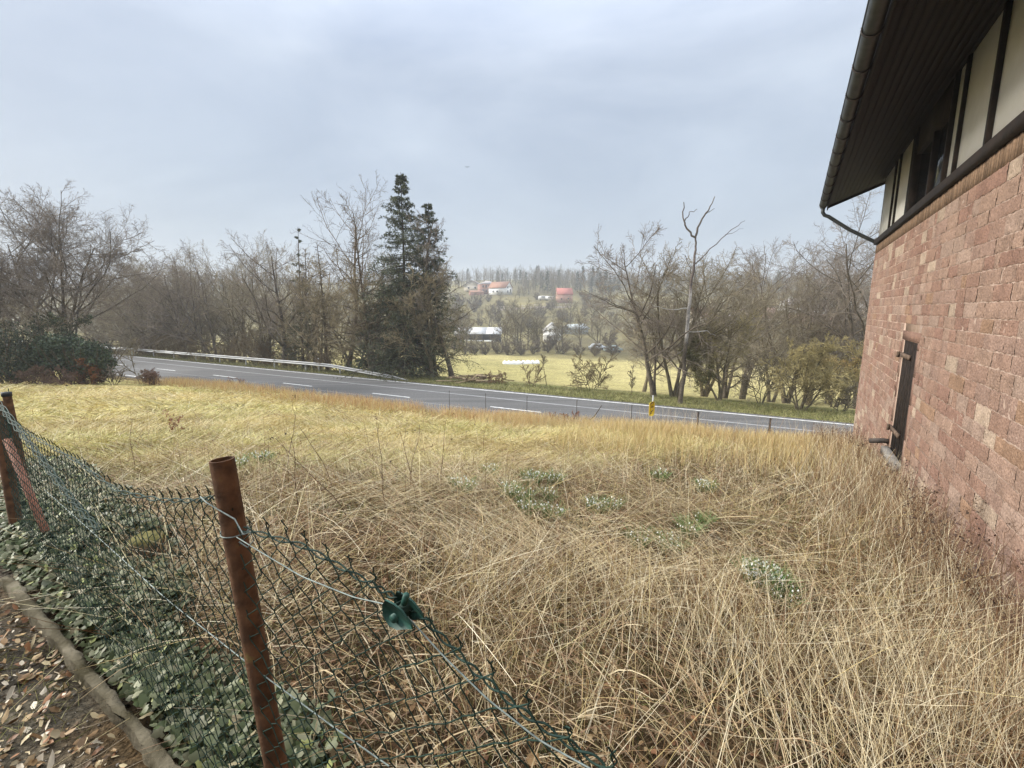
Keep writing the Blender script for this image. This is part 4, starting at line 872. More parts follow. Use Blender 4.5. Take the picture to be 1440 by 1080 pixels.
def gpt(t, a, r_): return hw_(t, gc-np.cos(a)*r_, ZE+.01-np.sin(a)*r_)
v = np.array([[gpt(t, a, GR_) for a in th] for t in tl]); i = np.arange(v.shape[0]*13).reshape(-1, 13)
gu.add(v.reshape(-1, 3), np.stack([i[:-1, :-1], i[:-1, 1:], i[1:, 1:], i[1:, :-1]], -1).reshape(-1, 4))
v = np.array([[gpt(t, a, GR_-.006) for a in th] for t in tl]); gu.add(v.reshape(-1, 3), np.stack([i[:-1, :-1], i[1:, :-1], i[1:, 1:], i[:-1, 1:]], -1).reshape(-1, 4))
gu.tubes(np.array([gpt(GT0, th[0], GR_), gpt(GT1, th[0], GR_)]), np.array([.012, .012]), 8)
gu.add([gpt(GT1, a, GR_) for a in th], t=[[0, k, k+1] for k in range(1, 12)])
guo = gu.build('gutter', M['gutter'], ho, smooth=False)
k_ = 0; t = GT1-.35
while t > GT0:
    k = MB(); k.tubes(np.array([gpt(t, a, GR_+.008) for a in np.linspace(-.2, pi+.2, 12)]), np.full(12, .010), 6, cap=True); k.build('bracket', M['dark_iron'], guo); t -= .82
dp = MB(); g0 = gpt(GT1-.12, pi/2, GR_-.02); c1 = hw_(TF+.06, .03, ZB+.02)
path_ = [g0, g0-UP*.12, g0-UP*.20+NI*.05, g0-UP*.24+NI*.14, c1*.97+(g0-UP*.26+NI*.16)*.03, c1-UP*.02, c1-UP*.10+NI*.0]
path_ = np.array([path_[0], path_[1], path_[2], path_[3], g0*.5+c1*.5-UP*.10, c1+UP*.03, c1+NI*.09-UP*.03, c1+NI*.11-UP*.12, c1+NI*.11-UP*3.6])
dp.tubes(path_, np.full(len(path_), .046), 12, cap=True); dp.build('downpipe', M['gutter'], ho, smooth=True)

# ------------------------------------------------------------------ chain link fence
FP = np.array([(-7.3, 6.5), (-5.1, 4.5), (-3.49, 3.0), (-.645, 1.0), (-.2, .724), (.123, .516), (.9, .02)])
FL = np.r_[0, np.cumsum(np.linalg.norm(np.diff(FP, axis=0), axis=1))]
def fxy(u): return np.stack([np.interp(u, FL, FP[:, 0]), np.interp(u, FL, FP[:, 1])], -1)
def fix(px, py):
    """where the sight line of a pixel meets the fence: distance along it and height"""
    r_ = ray(px, py); uu = np.linspace(0, FL[-1], 4000); p = fxy(uu); k = np.argmin(np.abs(p[:, 0]-r_[0]*p[:, 1])); return uu[k], EYE+r_[2]*p[k, 1]
top_px = [(0, 578), (45, 612), (110, 648), (170, 690), (230, 703), (300, 702), (345, 745), (400, 752), (450, 782), (505, 805), (560, 850), (625, 905), (700, 962), (790, 1035), (850, 1075)]
tp_ = [fix(*p) for p in top_px]; tu = np.array([0, FL[1], FL[2]-.25]+[k[0] for k in tp_]+[FL[-1]]); tz = np.array([.40, .52, .92]+[k[1] for k in tp_]+[.93])
o_ = np.argsort(tu); tu, tz = tu[o_], tz[o_]
def ftop(u): return np.interp(u, tu, tz)
fo = empty('chain_link_fence', (-.62, 1.0, 0), 'sagging green chain link fence on rusty pipe posts beside the ivy', 'fence')
FNV = np.array([.575, .818])
def fpt(u, z, off=0):
    p = fxy(u); wob = .035*(fbm(np.asarray(u)*1.3, np.asarray(z)*1.5, 91)-.47)*np.minimum(1, np.abs(np.asarray(z)-.0)*2)
    return np.stack([p[..., 0]+FNV[0]*(off+wob), p[..., 1]+FNV[1]*(off+wob), np.asarray(z)+0*p[..., 0]], -1)
a_ = .0165; nu = int(FL[-1]/(2*a_)); NZ_ = 34
mesh_ = MB(); rng = np.random.default_rng(4)
uc = (np.arange(nu)+.5)*2*a_
lines = []; cols = []
for i in range(nu):
    k = np.arange(NZ_+1); sg = np.where((k+i) % 2 == 0, -1, 1)
    zt = ftop(uc[i]); zb = float(gz(*fxy(uc[i])))-.02
    vz = zb+(zt-zb)*k/NZ_ + (0)
    u = uc[i]+sg*(a_+.0012)
    shear = .02*np.sin(k*.35+i*.15)*((k/NZ_)*(1-k/NZ_))*2
    off = .0024*np.where(k % 2 == 0, 1, -1)
    z2 = vz+rng.normal(0, .0018, NZ_+1)
    # three samples per leg so that the wire turns softly at each node
    U = np.concatenate([[u[0]], *[[u[j]+(u[j+1]-u[j])*.03, u[j]+(u[j+1]-u[j])*.97] for j in range(NZ_)], [u[-1]]])
    Z = np.concatenate([[z2[0]], *[[z2[j]+(z2[j+1]-z2[j])*.09, z2[j]+(z2[j+1]-z2[j])*.91] for j in range(NZ_)], [z2[-1]]])
    sh = np.interp(np.arange(len(U)), np.linspace(0, len(U)-1, NZ_+1), shear)
    of = np.concatenate([[off[0]], *[[off[j]*1.1, off[j+1]*1.1] for j in range(NZ_)], [off[-1]]])
    # twisted free end on top
    U = np.r_[U, U[-1]-sg[-1]*.006, U[-1]+sg[-1]*.004]; Z = np.r_[Z, Z[-1]+.012, Z[-1]+.024+rng.uniform(-.004, .01)]; sh = np.r_[sh, 0, 0]; of = np.r_[of, .003, -.004]
    lines.append(fpt(U+sh, Z, of))
mesh_.tubes(np.array(lines), np.full((nu, len(U)), .00128), 5)
mesh_.build('wire_mesh', M['green_wire'], fo)
def wire(name, mat_, pts, r_, n=60, twist=0, tr=.004, spline=True, sides=6):
    pts = np.array(pts, float); t = np.linspace(0, len(pts)-1, n); P = np.stack([np.interp(t, np.arange(len(pts)), pts[:, k]) for k in range(3)], 1)
    if spline:
        for _ in range(3): P[1:-1] = .25*P[:-2]+.5*P[1:-1]+.25*P[2:]
    m = MB()
    if twist:
        for ph in (0, pi):
            w = np.arange(n)*twist+ph; m.tubes(P+np.stack([np.cos(w)*tr*.4, np.sin(w)*tr*.6, np.cos(w)*tr], 1), np.full(n, r_), sides)
    else: m.tubes(P, np.full(n, r_), sides)
    return m.build(name, mat_, fo, smooth=True)
def fpx(px, py, off=0):
    u, z = fix(px, py); return fpt(np.array(u), np.array(z), off)
wire('tension_wire', M['zinc_wire'], [fpx(*p, -.012) for p in ((342, 752), (372, 772), (430, 808), (500, 838), (545, 848))], .0014)
wire('tension_wire', M['zinc_wire'], [fpx(*p, -.012) for p in ((578, 870), (625, 920), (690, 978), (765, 1035), (850, 1080), (900, 1105))], .0014)
wire('tension_wire', M['green_wire'], [fpx(*p, -.006) for p in ((0, 578), (45, 610), (110, 647), (170, 690), (230, 702), (280, 703), (306, 698))], .0020, twist=.5, tr=.006, n=120)
wire('tension_wire', M['green_wire'], [fpx(*p, .006) for p in ((340, 745), (420, 770), (505, 822), (548, 846), (590, 880), (660, 950), (740, 1015), (850, 1085))], .0018, twist=.55, tr=.005, n=130)
wire('tension_wire', M['zinc_wire'], [fpx(*p, .012) for p in ((60, 690), (128, 750), (230, 845), (355, 945), (467, 1030), (540, 1085))], .0017)
for k, off in enumerate((-.02, -.028, -.014)):
    wire('folded_mesh_edge', M['green_wire'], [fpx(*p, off) for p in ((-8, 548+k*4), (20, 580+k*4), (60, 630+k*3), (105, 690+k*3), (150, 742))], .0022, twist=.42+.1*k, tr=.010, n=110)
# posts
def pipe_post(bx, by, tx, ty, ztop, r_, mt, zb=-.4):
    P0 = np.array([bx, by, zb]); P1 = np.array([tx, ty, ztop]); m = MB(); m.tubes(np.array([P0+(P1-P0)*k for k in np.linspace(0, 1, 8)]), np.full(8, r_), 24)
    dv = (P1-P0)/np.linalg.norm(P1-P0); m.tubes(np.array([P1-dv*.25, P1]), np.array([r_*.86]*2), 24)
    a = np.arange(24)*2*pi/24; A = np.cross(dv, [0, 1, .1]); A /= np.linalg.norm(A); B = np.cross(dv, A)
    ro = np.array([P1+r_*(A*np.cos(k)+B*np.sin(k)) for k in a]); ri = np.array([P1-dv*.0+r_*.86*(A*np.cos(k)+B*np.sin(k)) for k in a]); i = np.arange(24); j = (i+1) % 24
    m.add(np.concatenate([ro, ri]), np.stack([i, j, 24+j, 24+i], 1)); return m.build('fence_post', mt, fo, smooth=False)
p_t = at(312, 646, 1.02); p_b = at(388, 1075, 1.0); dz = (p_t-p_b)/(p_t[2]-p_b[2])
pb0 = p_b+dz*(-.3-p_b[2]); pipe_post(pb0[0], pb0[1], p_t[0], p_t[1], p_t[2], .0262, M['rust'], -.3)
q_t = at(-4, 575, 3.02); q_b = at(24, 742, 2.98); dz = (q_t-q_b)/(q_t[2]-q_b[2]); q_t = q_t+dz*.05; qb0 = q_b+dz*(-.5-q_b[2]); pipe_post(qb0[0], qb0[1], q_t[0], q_t[1], q_t[2], .035, M['rust'], -.5)
r_t = at(9, 553, 4.5); pipe_post(r_t[0]+.05, r_t[1], r_t[0], r_t[1], r_t[2], .034, M['rust'], -.9)
m = MB(); m.tubes(np.array([r_t-[0, 0, .03], r_t+[0, 0, .012]]), np.array([.040, .039]), 20, cap=True); m.build('post_cap', M['black'], fo)
m = MB(); s0, s1 = at(10, 618, 2.96), at(82, 790, 2.72); m.tubes(np.array([s0, s1+(s1-s0)*.12]), np.array([.022, .022]), 14, cap=True); m.build('brace_strut', M['rust_red'], fo)
# tie wire and tensioner
ax_ = p_t-p_b; ax_ /= np.linalg.norm(ax_)
def around(c, r_, turns, dz_, n=40, ph=0): 
    w = np.linspace(0, turns*2*pi, n)+ph; return np.array([c+np.array([np.cos(k)*r_, np.sin(k)*r_, dz_*k/(2*pi)]) for k in w])
def on_post(z): return p_b+(p_t-p_b)*(z-p_b[2])/(p_t[2]-p_b[2])
zt = fix(335, 755)[1]
m = MB(); m.tubes(around(on_post(zt), .029, 1.6, .006), np.full(40, .0016), 6)
h0 = fpx(306, 699, -.02); m.tubes(np.array([h0+[-.03, .02, 0], h0+[-.004, -.01, .008], h0+[.008, -.015, .0], at(330, 730, .96), at(342, 752, .95), at(352, 748, .95), at(357, 760, .95), at(348, 770, .95), at(336, 762, .95)]), np.full(9, .0017), 6)
m.build('tie_wire', M['zinc_wire'], fo, smooth=True)
tA, tB = fpx(547, 848, -.008), fpx(583, 874, -.008); tc = (tA+tB)/2; tx = (tB-tA); tl_ = np.linalg.norm(tx); tx /= tl_; tn = np.cross(tx, [0, 0, 1]); tn /= np.linalg.norm(tn); tup = np.cross(tn, tx)
te = MB()
for sd in (-1, 1):   # two curved cheeks of the tensioner
    pr = [(-.5, .10), (-.42, .30), (-.1, .34), (.2, .30), (.55, .10), (.62, -.02), (.45, -.12), (.1, -.36), (-.2, -.40), (-.45, -.22)]
    n = len(pr); v = [tc+tx*x*tl_+tup*y*tl_+tn*(sd*.014+e) for e in (-.002, .002) for x, y in pr]
    te.add(v, [[i, (i+1) % n, n+(i+1) % n, n+i] for i in range(n)], [[0, i, i+1] for i in range(1, n-1)]+[[n, n+i+1, n+i] for i in range(1, n-1)])
te.tubes(np.array([tc-tn*.024, tc+tn*.022]), np.array([.0075, .0075]), 10, cap=True); te.tubes(np.array([tc+tup*.30*tl_+tx*.05*tl_, tc+tup*.62*tl_+tx*.10*tl_]), np.array([.006, .0055]), 8, cap=True)
teo = te.build('wire_tensioner', M['green_cast'], fo, smooth=False)
te = MB(); w = np.linspace(0, 9*2*pi, 150); te.tubes(np.array([tc-tn*(.012-.024*k/w[-1])+(tx*np.cos(k)+tup*np.sin(k))*.0105 for k in w]), np.full(150, .0016), 6); te.build('wire_coil', M['green_wire'], teo, smooth=True)

# edging kerb
k0, k1 = hit(8, 822), hit(228, 1085); kd = (k1-k0)*np.array([1, 1, 0]); kl = np.linalg.norm(kd); kd /= kl; kn = np.array([-kd[1], kd[0], 0])
m = MB(); ks = np.linspace(0, kl+1.0, 60); rng = np.random.default_rng(8)
prof = [(-.018, -.14), (-.020, .062), (-.015, .070), (.013, .071), (.018, .062), (.018, -.14)]
V = []
for s in ks:
    c = k0+kd*s; c[2] = float(gz(c[0], c[1])); wv = rng.normal(0, .005, (6, 2)); hgt = .0 if s > .08 else -.03
    V.append([c+kn*(a+wv[j, 0])+UP*(b+wv[j, 1]+(hgt if b > 0 else 0)) for j, (a, b) in enumerate(prof)])
V = np.array(V); i = np.arange(len(ks)*6).reshape(-1, 6); m.add(V.reshape(-1, 3), np.stack([i[:-1, :-1], i[:-1, 1:], i[1:, 1:], i[1:, :-1]], -1).reshape(-1, 4)); m.add(V[0], t=[[0, k, k+1] for k in range(1, 5)])
tag(m.build('edging_kerb', M['concrete']), 'weathered mossy concrete edging strip between leaf littered path and ivy', 'kerb')

# ------------------------------------------------------------------ ground plants
def fside(x, y): return (x+.645)*FNV[0]+(y-1.0)*FNV[1]      # signed distance from the fence line
def inview(x, y, z=None, mar=.28):
    zz = gz(x, y)-EYE if z is None else z-EYE
    dep = y*CP-zz*SP; u = x/np.maximum(dep, .05)*F; v = -(zz*CP+y*SP)/np.maximum(dep, .05)*F
    return (dep > .15) & (np.abs(u) < 720*(1+mar)+60) & (v < 540*(1+mar)+160)
def blades(mb, rng, x, y, L, az, tilt, droop, W, K, c0, c1, zoff=0):
    n = len(x); B = np.zeros((n, K, 3)); z0 = gz(x, y)+zoff
    B[:, 0] = np.stack([x, y, z0], 1); st = L/(K-1)
    e = .25; gx_ = (gz(x+e, y)-gz(x-e, y))/(2*e); gy_ = (gz(x, y+e)-gz(x, y-e))/(2*e)
    for k in range(1, K):
        th = tilt+droop*((k-.5)/(K-1)); th = np.minimum(th, 1.72); azk = az+.0
        B[:, k] = B[:, k-1]+np.stack([np.sin(th)*np.cos(azk), np.sin(th)*np.sin(azk), np.cos(th)], 1)*st[:, None]
    dx = B[:, 1:, 0]-x[:, None]; dy = B[:, 1:, 1]-y[:, None]
    floor_ = z0[:, None]+gx_[:, None]*dx+gy_[:, None]*dy+.006
    B[:, 1:, 2] = np.maximum(B[:, 1:, 2]+(gx_[:, None]*dx+gy_[:, None]*dy)*.8, floor_)
    d = B[:, -1]-B[:, 0]; sd = np.cross(d, rng.normal(0, 1, (n, 3))+np.array([0, 0, .6])); sd /= np.linalg.norm(sd, axis=1, keepdims=True)+1e-9
    wk = np.linspace(1, .25, K)[None, :, None]*np.asarray(W).reshape(-1, 1, 1)*.5*np.ones((n, 1, 1))
    V = np.stack([B-sd[:, None]*wk, B+sd[:, None]*wk], 2)
    idx = np.arange(n*K*2).reshape(n, K, 2)
    q = np.stack([idx[:, :-1, 0], idx[:, :-1, 1], idx[:, 1:, 1], idx[:, 1:, 0]], -1).reshape(-1, 4)
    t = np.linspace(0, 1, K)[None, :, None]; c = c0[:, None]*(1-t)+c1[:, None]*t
    mb.add(V.reshape(-1, 3), q, col=np.repeat(c, 2, 1).reshape(-1, 3) if False else np.repeat(c[:, :, None], 2, 2).reshape(-1, 3))
CLUMPS = np.array([hit(*p)[:2] for p in ((1072, 826), (1102, 852), (942, 778), (897, 770), (968, 754), (990, 742), (838, 722), (861, 720), (776, 731), (742, 724), (739, 708), (717, 698), (749, 680), (780, 681), (772, 706), (928, 676), (992, 692), (650, 692), (368, 652), (690, 668))])
def scatter(rng, n, r0, r1, p=1.0, a=63):
    r_ = r0+(r1-r0)*rng.random(n)**p; th = rng.uniform(-radians(a), radians(a), n); x = r_*np.sin(th); y = r_*np.cos(th)
    s, q = sq(x, y); ok = (q < 15.35) & (fside(x, y) > .12) & ((x*HN[0]+y*HN[1]) < D-.02) & inview(x, y)
    ok &= ~((x < -17) & (y > 21.8+.0*x) & (s < -25))
    x, y = x[ok], y[ok]
    nr = np.zeros(len(x), bool)
    for (cx, cy) in CLUMPS:
        rr = math.hypot(cx, cy); fx, fy = -cx/rr, -cy/rr          # also thin out what stands just in front of a clump
        for k, w_ in ((0, .12), (.12, .09)): nr |= (x-cx-fx*k)**2+(y-cy-fy*k)**2 < (w_*(1+.06*rr))**2
    k = ~nr | (rng.random(len(x)) < .22); return x[k], y[k]
def pick(rng, pal_, n, var=.2):
    pal_ = np.array(pal_); return pal_[rng.integers(0, len(pal_), n)]*rng.uniform(1-var, 1+var, (n, 1))
STRAW = [(.62, .52, .26), (.56, .44, .20), (.68, .59, .34), (.50, .37, .17), (.60, .52, .23)]
TAN = [(.60, .50, .32), (.45, .34, .21), (.68, .59, .41), (.28, .185, .115), (.76, .69, .51)]
BRN = [(.24, .14, .065), (.18, .10, .05), (.30, .18, .09)]
YGR = [(.54, .48, .18), (.38, .38, .12), (.62, .55, .24), (.68, .60, .30)]
ORA = [(.52, .31, .14), (.46, .25, .11), (.58, .38, .18), (.62, .48, .26)]
rng = np.random.default_rng(31); gr = MB()
def matted(x, y):       # 0 among the tall stalks, 1 on the pale matted sward
    return np.clip((y-4.8-np.maximum(x, 0)*.75-np.minimum(x, 0)*.22+3*(fbm(x*.4, y*.4, 21)-.47))/2.2, 0, 1)
# matted lying grass, widening with distance
for (n, r0, r1, L0, W0_, K) in ((15000, 1.0, 5, .18, .0022, 4), (110000, 4, 10, .30, .0040, 4), (120000, 9, 17, .34, .008, 4), (110000, 15, 38, .42, .014, 4)):
    x, y = scatter(rng, n, r0, r1, .75); mt = matted(x, y); keep = rng.random(len(x)) < .45+.55*mt; x, y, mt = x[keep], y[keep], mt[keep]
    n_ = len(x); fl = 6.28*fbm(x*.55, y*.55, 41)*2; az = fl+rng.normal(0, 1.0, n_); cl = fbm(x*1.7, y*1.7, 43)
    g_ = fbm(x*.6+5, y*.6, 44)
    c = np.where((rng.random(n_) < np.clip((g_-.42)*3+.15, .05, .7))[:, None], pick(rng, YGR, n_), pick(rng, STRAW, n_))
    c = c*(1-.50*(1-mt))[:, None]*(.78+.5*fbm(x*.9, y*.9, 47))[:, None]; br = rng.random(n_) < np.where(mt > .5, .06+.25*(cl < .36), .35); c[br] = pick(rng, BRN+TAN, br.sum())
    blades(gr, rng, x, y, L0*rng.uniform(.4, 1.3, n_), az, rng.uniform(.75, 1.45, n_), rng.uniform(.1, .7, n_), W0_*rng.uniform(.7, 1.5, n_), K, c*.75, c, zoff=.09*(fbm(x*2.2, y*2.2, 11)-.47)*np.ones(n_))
tag(gr.build('matted_grass', M['grass'], origin=(0, 0, 0)), 'pale matted dry grass lying over the whole field', 'grass', kind='stuff')
# tall dry stalks
gr = MB()
for (n, r0, r1, W0_, K) in ((6400, .9, 3.2, .0027, 7), (12500, 2.2, 6, .0036, 6), (25000, 5, 11, .0054, 5), (16000, 10, 17, .007, 4)):
    x, y = scatter(rng, n, r0, r1, .8); mt = matted(x, y); cl = fbm(x*1.1, y*1.1, 51); keep = rng.random(len(x)) < (1-.82*mt)*np.clip((cl-.25)*2.6, .18, 1); x, y = x[keep], y[keep]; n_ = len(x)
    fl = 6.28*vnoise(x*.6, y*.6, 52)*1.5+.6; lay = vnoise(x*.8+9, y*.8, 53)
    az = np.where(rng.random(n_) < .28, fl, rng.uniform(0, 6.28, n_))+rng.normal(0, .7, n_)
    tilt = np.where(rng.random(n_) < .40+.5*lay, rng.uniform(.85, 1.55, n_), np.abs(rng.normal(.12, .24, n_)))
    c = pick(rng, TAN+STRAW[:3], n_); br = rng.random(n_) < .3*vnoise(x*.7, y*.7, 55)+.1; c[br] = pick(rng, BRN, br.sum())
    L = np.where(tilt > .8, rng.uniform(.3, 1.0, n_), rng.uniform(.12, .62, n_))*np.where(y < 2.0, .8, 1.0)
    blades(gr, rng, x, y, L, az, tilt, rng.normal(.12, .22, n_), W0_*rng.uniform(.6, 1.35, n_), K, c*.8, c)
# pale flattened swathes of stalks
for (cx, cy, ang, ln, wd, n) in [(a_1, b_1, c_1, d_1*1.25, e_1*1.3, int(f_1*.5)) for (a_1, b_1, c_1, d_1, e_1, f_1) in ((1.6, 1.6, .7, .8, .5, 420), (2.6, 1.9, .55, .6, .4, 380), (1.0, 2.3, 1.3, .8, .5, 360), (-.3, 2.6, .9, .7, .5, 300), (1.9, 3.6, 2.6, .9, .5, 350), (.3, 6.6, .4, 1.2, .6, 350), (2.2, 5.0, 2.9, 1, .5, 350), (-1.5, 4.2, .3, 1, .5, 350), (.15, 3.3, 2.7, 1.1, .5, 700), (.9, 3.1, .35, .9, .35, 450), (2.1, 2.0, .75, .9, .5, 700), (2.3, 2.6, .6, .8, .4, 500), (-.6, 5.2, 2.2, 1, .4, 350), (3.2, 6, .9, 1.2, .6, 400), (1.2, 1.5, 1.1, .6, .5, 350))]:
    x = cx+rng.normal(0, ln*.4, n); y = cy+rng.normal(0, wd*.4, n); ok = (x*HN[0]+y*HN[1] < D-.05) & (fside(x, y) > .1); x, y = x[ok], y[ok]; n_ = len(x)
    c = pick(rng, [(.62, .52, .32), (.55, .43, .24), (.66, .58, .40)], n_, .15)
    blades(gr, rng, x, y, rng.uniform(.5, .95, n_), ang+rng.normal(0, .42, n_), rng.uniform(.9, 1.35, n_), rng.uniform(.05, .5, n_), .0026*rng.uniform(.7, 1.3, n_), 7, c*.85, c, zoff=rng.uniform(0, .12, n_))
# broad bent dead blades and broken stem pieces
for (n, r0, r1, W0_) in ((5000, .9, 4, .005), (7000, 3, 9, .008)):
    x, y = scatter(rng, n, r0, r1, .8); n_ = len(x); c = pick(rng, [(.62, .52, .34), (.50, .38, .22), (.38, .26, .15), (.24, .15, .09)], n_)
    blades(gr, rng, x, y, rng.uniform(.08, .34, n_), rng.uniform(0, 6.28, n_), rng.uniform(.5, 1.4, n_), rng.uniform(.4, 1.6, n_), W0_*rng.uniform(.6, 1.5, n_), 5, c*.85, c, zoff=rng.uniform(0, .06, n_))
tag(gr.build('dry_stalks', M['grass'], origin=(0, 0, 0)), 'tall thin dry grass stalks, bent and tangled', 'grass', kind='stuff')
# upright orange fringe along the crest and golden grass by the house
gr = MB()
def fringe(n, q0, q1, s0, s1, pal_, L0, W0_):
    q = q0+(q1-q0)*rng.random(n)**.6; s = rng.uniform(s0, s1, n); x, y = xy(s, q); ok = ((x*HN[0]+y*HN[1]) < D-.05) & (fbm(x*.6, y*.6, 61) > rng.uniform(.28, .55, n)) & inview(x, y); x, y = x[ok], y[ok]; n_ = len(x)
    c = pick(rng, pal_, n_); blades(gr, rng, x, y, L0*rng.uniform(.5, 1.25, n_), rng.uniform(0, 6.28, n_), np.abs(rng.normal(.05, .2, n_)), rng.normal(.2, .3, n_), W0_*rng.uniform(.7, 1.4, n_), 4, c*.75, c)
fringe(21000, 12.4, 15.5, -32, -6, ORA+STRAW[:2], .42, .010); fringe(34000, 12.0, 15.5, -8, 6, ORA[2:]+STRAW[:2]+TAN[:1], .40, .007)
fringe(1500, 13.6, 15.5, -4, 5, TAN+ORA[:1], .75, .005); fringe(26000, 8.0, 14, -4, 6, STRAW+ORA[2:], .42, .006)
n = 9000; t = rng.uniform(2.2, TF+.2, n); w = -np.abs(rng.normal(0, .55, n))-.03; p = NI[:2]*(D+w)[:, None]+DI[:2]*t[:, None]; x, y = p[:, 0], p[:, 1]
c = pick(rng, TAN+BRN, n); blades(gr, rng, x, y, rng.uniform(.25, .75, n), rng.uniform(0, 6.28, n), np.abs(rng.normal(.15, .3, n)), rng.normal(.3, .3, n), .003+.0004*y, 5, c*.75, c)
tag(gr.build('orange_fringe_grass', M['grass'], origin=(0, 0, 0)), 'upright orange and golden grass fringe on the crest above the road', 'grass', kind='stuff')
# short green growth: moss, herbs, verge
gr = MB()
for (n, r0, r1, L0, W0_) in ((34000, .9, 4.5, .05, .004), (26000, 4, 10, .09, .007), (14000, 9, 20, .12, .014)):
    x, y = scatter(rng, n, r0, r1, .8); k = fbm(x*1.3+3, y*1.3, 71) > rng.uniform(.36, .60, len(x)); x, y = x[k], y[k]; n_ = len(x)
    c = pick(rng, [(.07, .085, .028), (.12, .14, .035), (.05, .062, .022), (.19, .20, .06)], n_, .3); blades(gr, rng, x, y, L0*rng.uniform(.5, 1.5, n_), rng.uniform(0, 6.28, n_), rng.uniform(.1, 1, n_), rng.uniform(0, .8, n_), W0_*rng.uniform(.6, 1.4, n_), 3, c*.7, c)
n = 46000; s = rng.uniform(-60, 16, n); q = 24.36+rng.random(n)**1.2*2.8; x, y = xy(s, q); c = pick(rng, [(.15, .16, .055), (.25, .24, .09), (.36, .32, .15), (.12, .125, .045)], n, .3)
blades(gr, rng, x, y, rng.uniform(.08, .25, n), rng.uniform(0, 6.28, n), rng.uniform(.1, .9, n), rng.uniform(0, .8, n), .016*rng.uniform(.6, 1.4, n), 3, c*.7, c)
tag(gr.build('green_grass', M['grass'], origin=(0, 0, 0)), 'short green grass and moss between the stalks and on the road verge', 'grass', kind='stuff')

# leaf litter on the path and between the stalks
def leaves(mb, rng, x, y, size, pal_, lift=.012, var=.3, flat=.6):
    n = len(x); z = gz(x, y)+rng.uniform(.002, lift, n); az = rng.uniform(0, 6.28, n); s = size*rng.uniform(.6, 1.4, n); t1 = rng.normal(0, flat*.5, n); t2 = rng.normal(0, flat*.5, n); cu = rng.uniform(-.25, .35, n)
    a = np.stack([np.cos(az), np.sin(az), t1], 1); b = np.stack([-np.sin(az), np.cos(az), t2], 1); o = np.stack([x, y, z], 1); u = np.array([0, 0, 1.])
    S = s[:, None]; q = [o, o+a*S*.35+b*S*.28+u*S*cu[:, None]*.5, o+a*S*.75+b*S*.2+u*S*cu[:, None], o+a*S, o+a*S*.75-b*S*.2+u*S*cu[:, None], o+a*S*.35-b*S*.28+u*S*cu[:, None]*.5, o+a*S*.5-u*S*.02]
    V = np.stack(q, 1).reshape(-1, 3); i = np.arange(n)[:, None]*7
    T_ = np.concatenate([i+np.array([[j, (j+1) % 6, 6]]) for j in range(6)]); mb.add(V, t=T_, col=np.repeat(pick(rng, pal_, n, var), 7, 0))
lv = MB(); LP = [(.17, .10, .042), (.26, .165, .075), (.34, .24, .125), (.10, .062, .03), (.42, .34, .20), (.21, .10, .045)]
n = 17000; x = rng.uniform(-4, .2, n); y = rng.uniform(.3, 3.8, n); fs = fside(x, y); k = (fs < -.12) & (fs > -2) & inview(x, y) & (fbm(x*2.5, y*2.5, 88) > .36); leaves(lv, rng, x[k], y[k], .031, LP+[(.46, .40, .30)], .03, .35, 1.1)
n = 9000; x, y = scatter(rng, n, .8, 6, .8); leaves(lv, rng, x, y, .030, LP[:4]+LP[5:], .02)
n = 350; x = rng.normal(.45, .35, n); y = rng.normal(.95, .25, n); k = fside(x, y) > .1; leaves(lv, rng, x[k], y[k], .06, LP[1:5], .03)
tag(lv.build('leaf_litter', M['leaf'], origin=(0, 0, 0)), 'dead brown leaves on the path and between the stalks', 'leaf litter', kind='stuff')
# path debris: moss, twigs, grit
pd = MB(); n = 16000; x = rng.uniform(-4, .2, n); y = rng.uniform(.3, 3.8, n); fs = fside(x, y); k = (fs < -.13) & (fs > -2) & (fbm(x*3, y*3, 81) > .45); x, y = x[k], y[k]; n_ = len(x)
c = pick(rng, [(.14, .15, .03), (.22, .22, .06), (.34, .31, .14)], n_, .3); blades(pd, rng, x, y, rng.uniform(.02, .07, n_), rng.uniform(0, 6.28, n_), rng.uniform(.2, 1.3, n_), rng.uniform(0, .8, n_), .003*np.ones(n_), 3, c*.7, c)
n = 600; x = rng.uniform(-4, .2, n); y = rng.uniform(.3, 3.8, n); fs = fside(x, y); k = (fs < -.13) & (fs > -2); x, y = x[k], y[k]; n_ = len(x); az = rng.uniform(0, 6.28, n_); L = rng.uniform(.04, .22, n_); z = gz(x, y)+.008
P = np.stack([np.stack([x, y, z], 1), np.stack([x+np.cos(az)*L*.5, y+np.sin(az)*L*.5, z+.006], 1), np.stack([x+np.cos(az+.2)*L, y+np.sin(az+.2)*L, z+.001], 1)], 1); pd.tubes(P, np.full((n_, 3), .0018), 4, pick(rng, [(.13, .09, .06), (.3, .24, .16)], n_))
pg = MB(); n = 9000; x = rng.uniform(-4, .2, n); y = rng.uniform(.3, 3.8, n); fs = fside(x, y); k = (fs < -.12) & (fs > -1.8) & inview(x, y); x, y = x[k], y[k]; n_ = len(x); s_ = .0022+.007*rng.random(n_)**3
o3 = np.stack([x, y, gz(x, y)+s_*.3], 1); dirs = np.array([(1, 0, 0), (0, 1, 0), (-1, 0, 0), (0, -1, 0), (0, 0, .8), (0, 0, -.8)]); V = o3[:, None]+dirs[None]*s_[:, None, None]*rng.uniform(.6, 1.4, (n_, 6, 1)); i = np.arange(n_)[:, None]*6
pg.add(V.reshape(-1, 3), t=np.concatenate([i+np.array([[a, (a+1) % 4, 4]]) for a in range(4)]+[i+np.array([[(a+1) % 4, a, 5]]) for a in range(4)]), col=np.repeat(pick(rng, [(.20, .18, .15), (.10, .085, .065), (.32, .29, .25), (.14, .11, .075)], n_, .3), 6, 0))
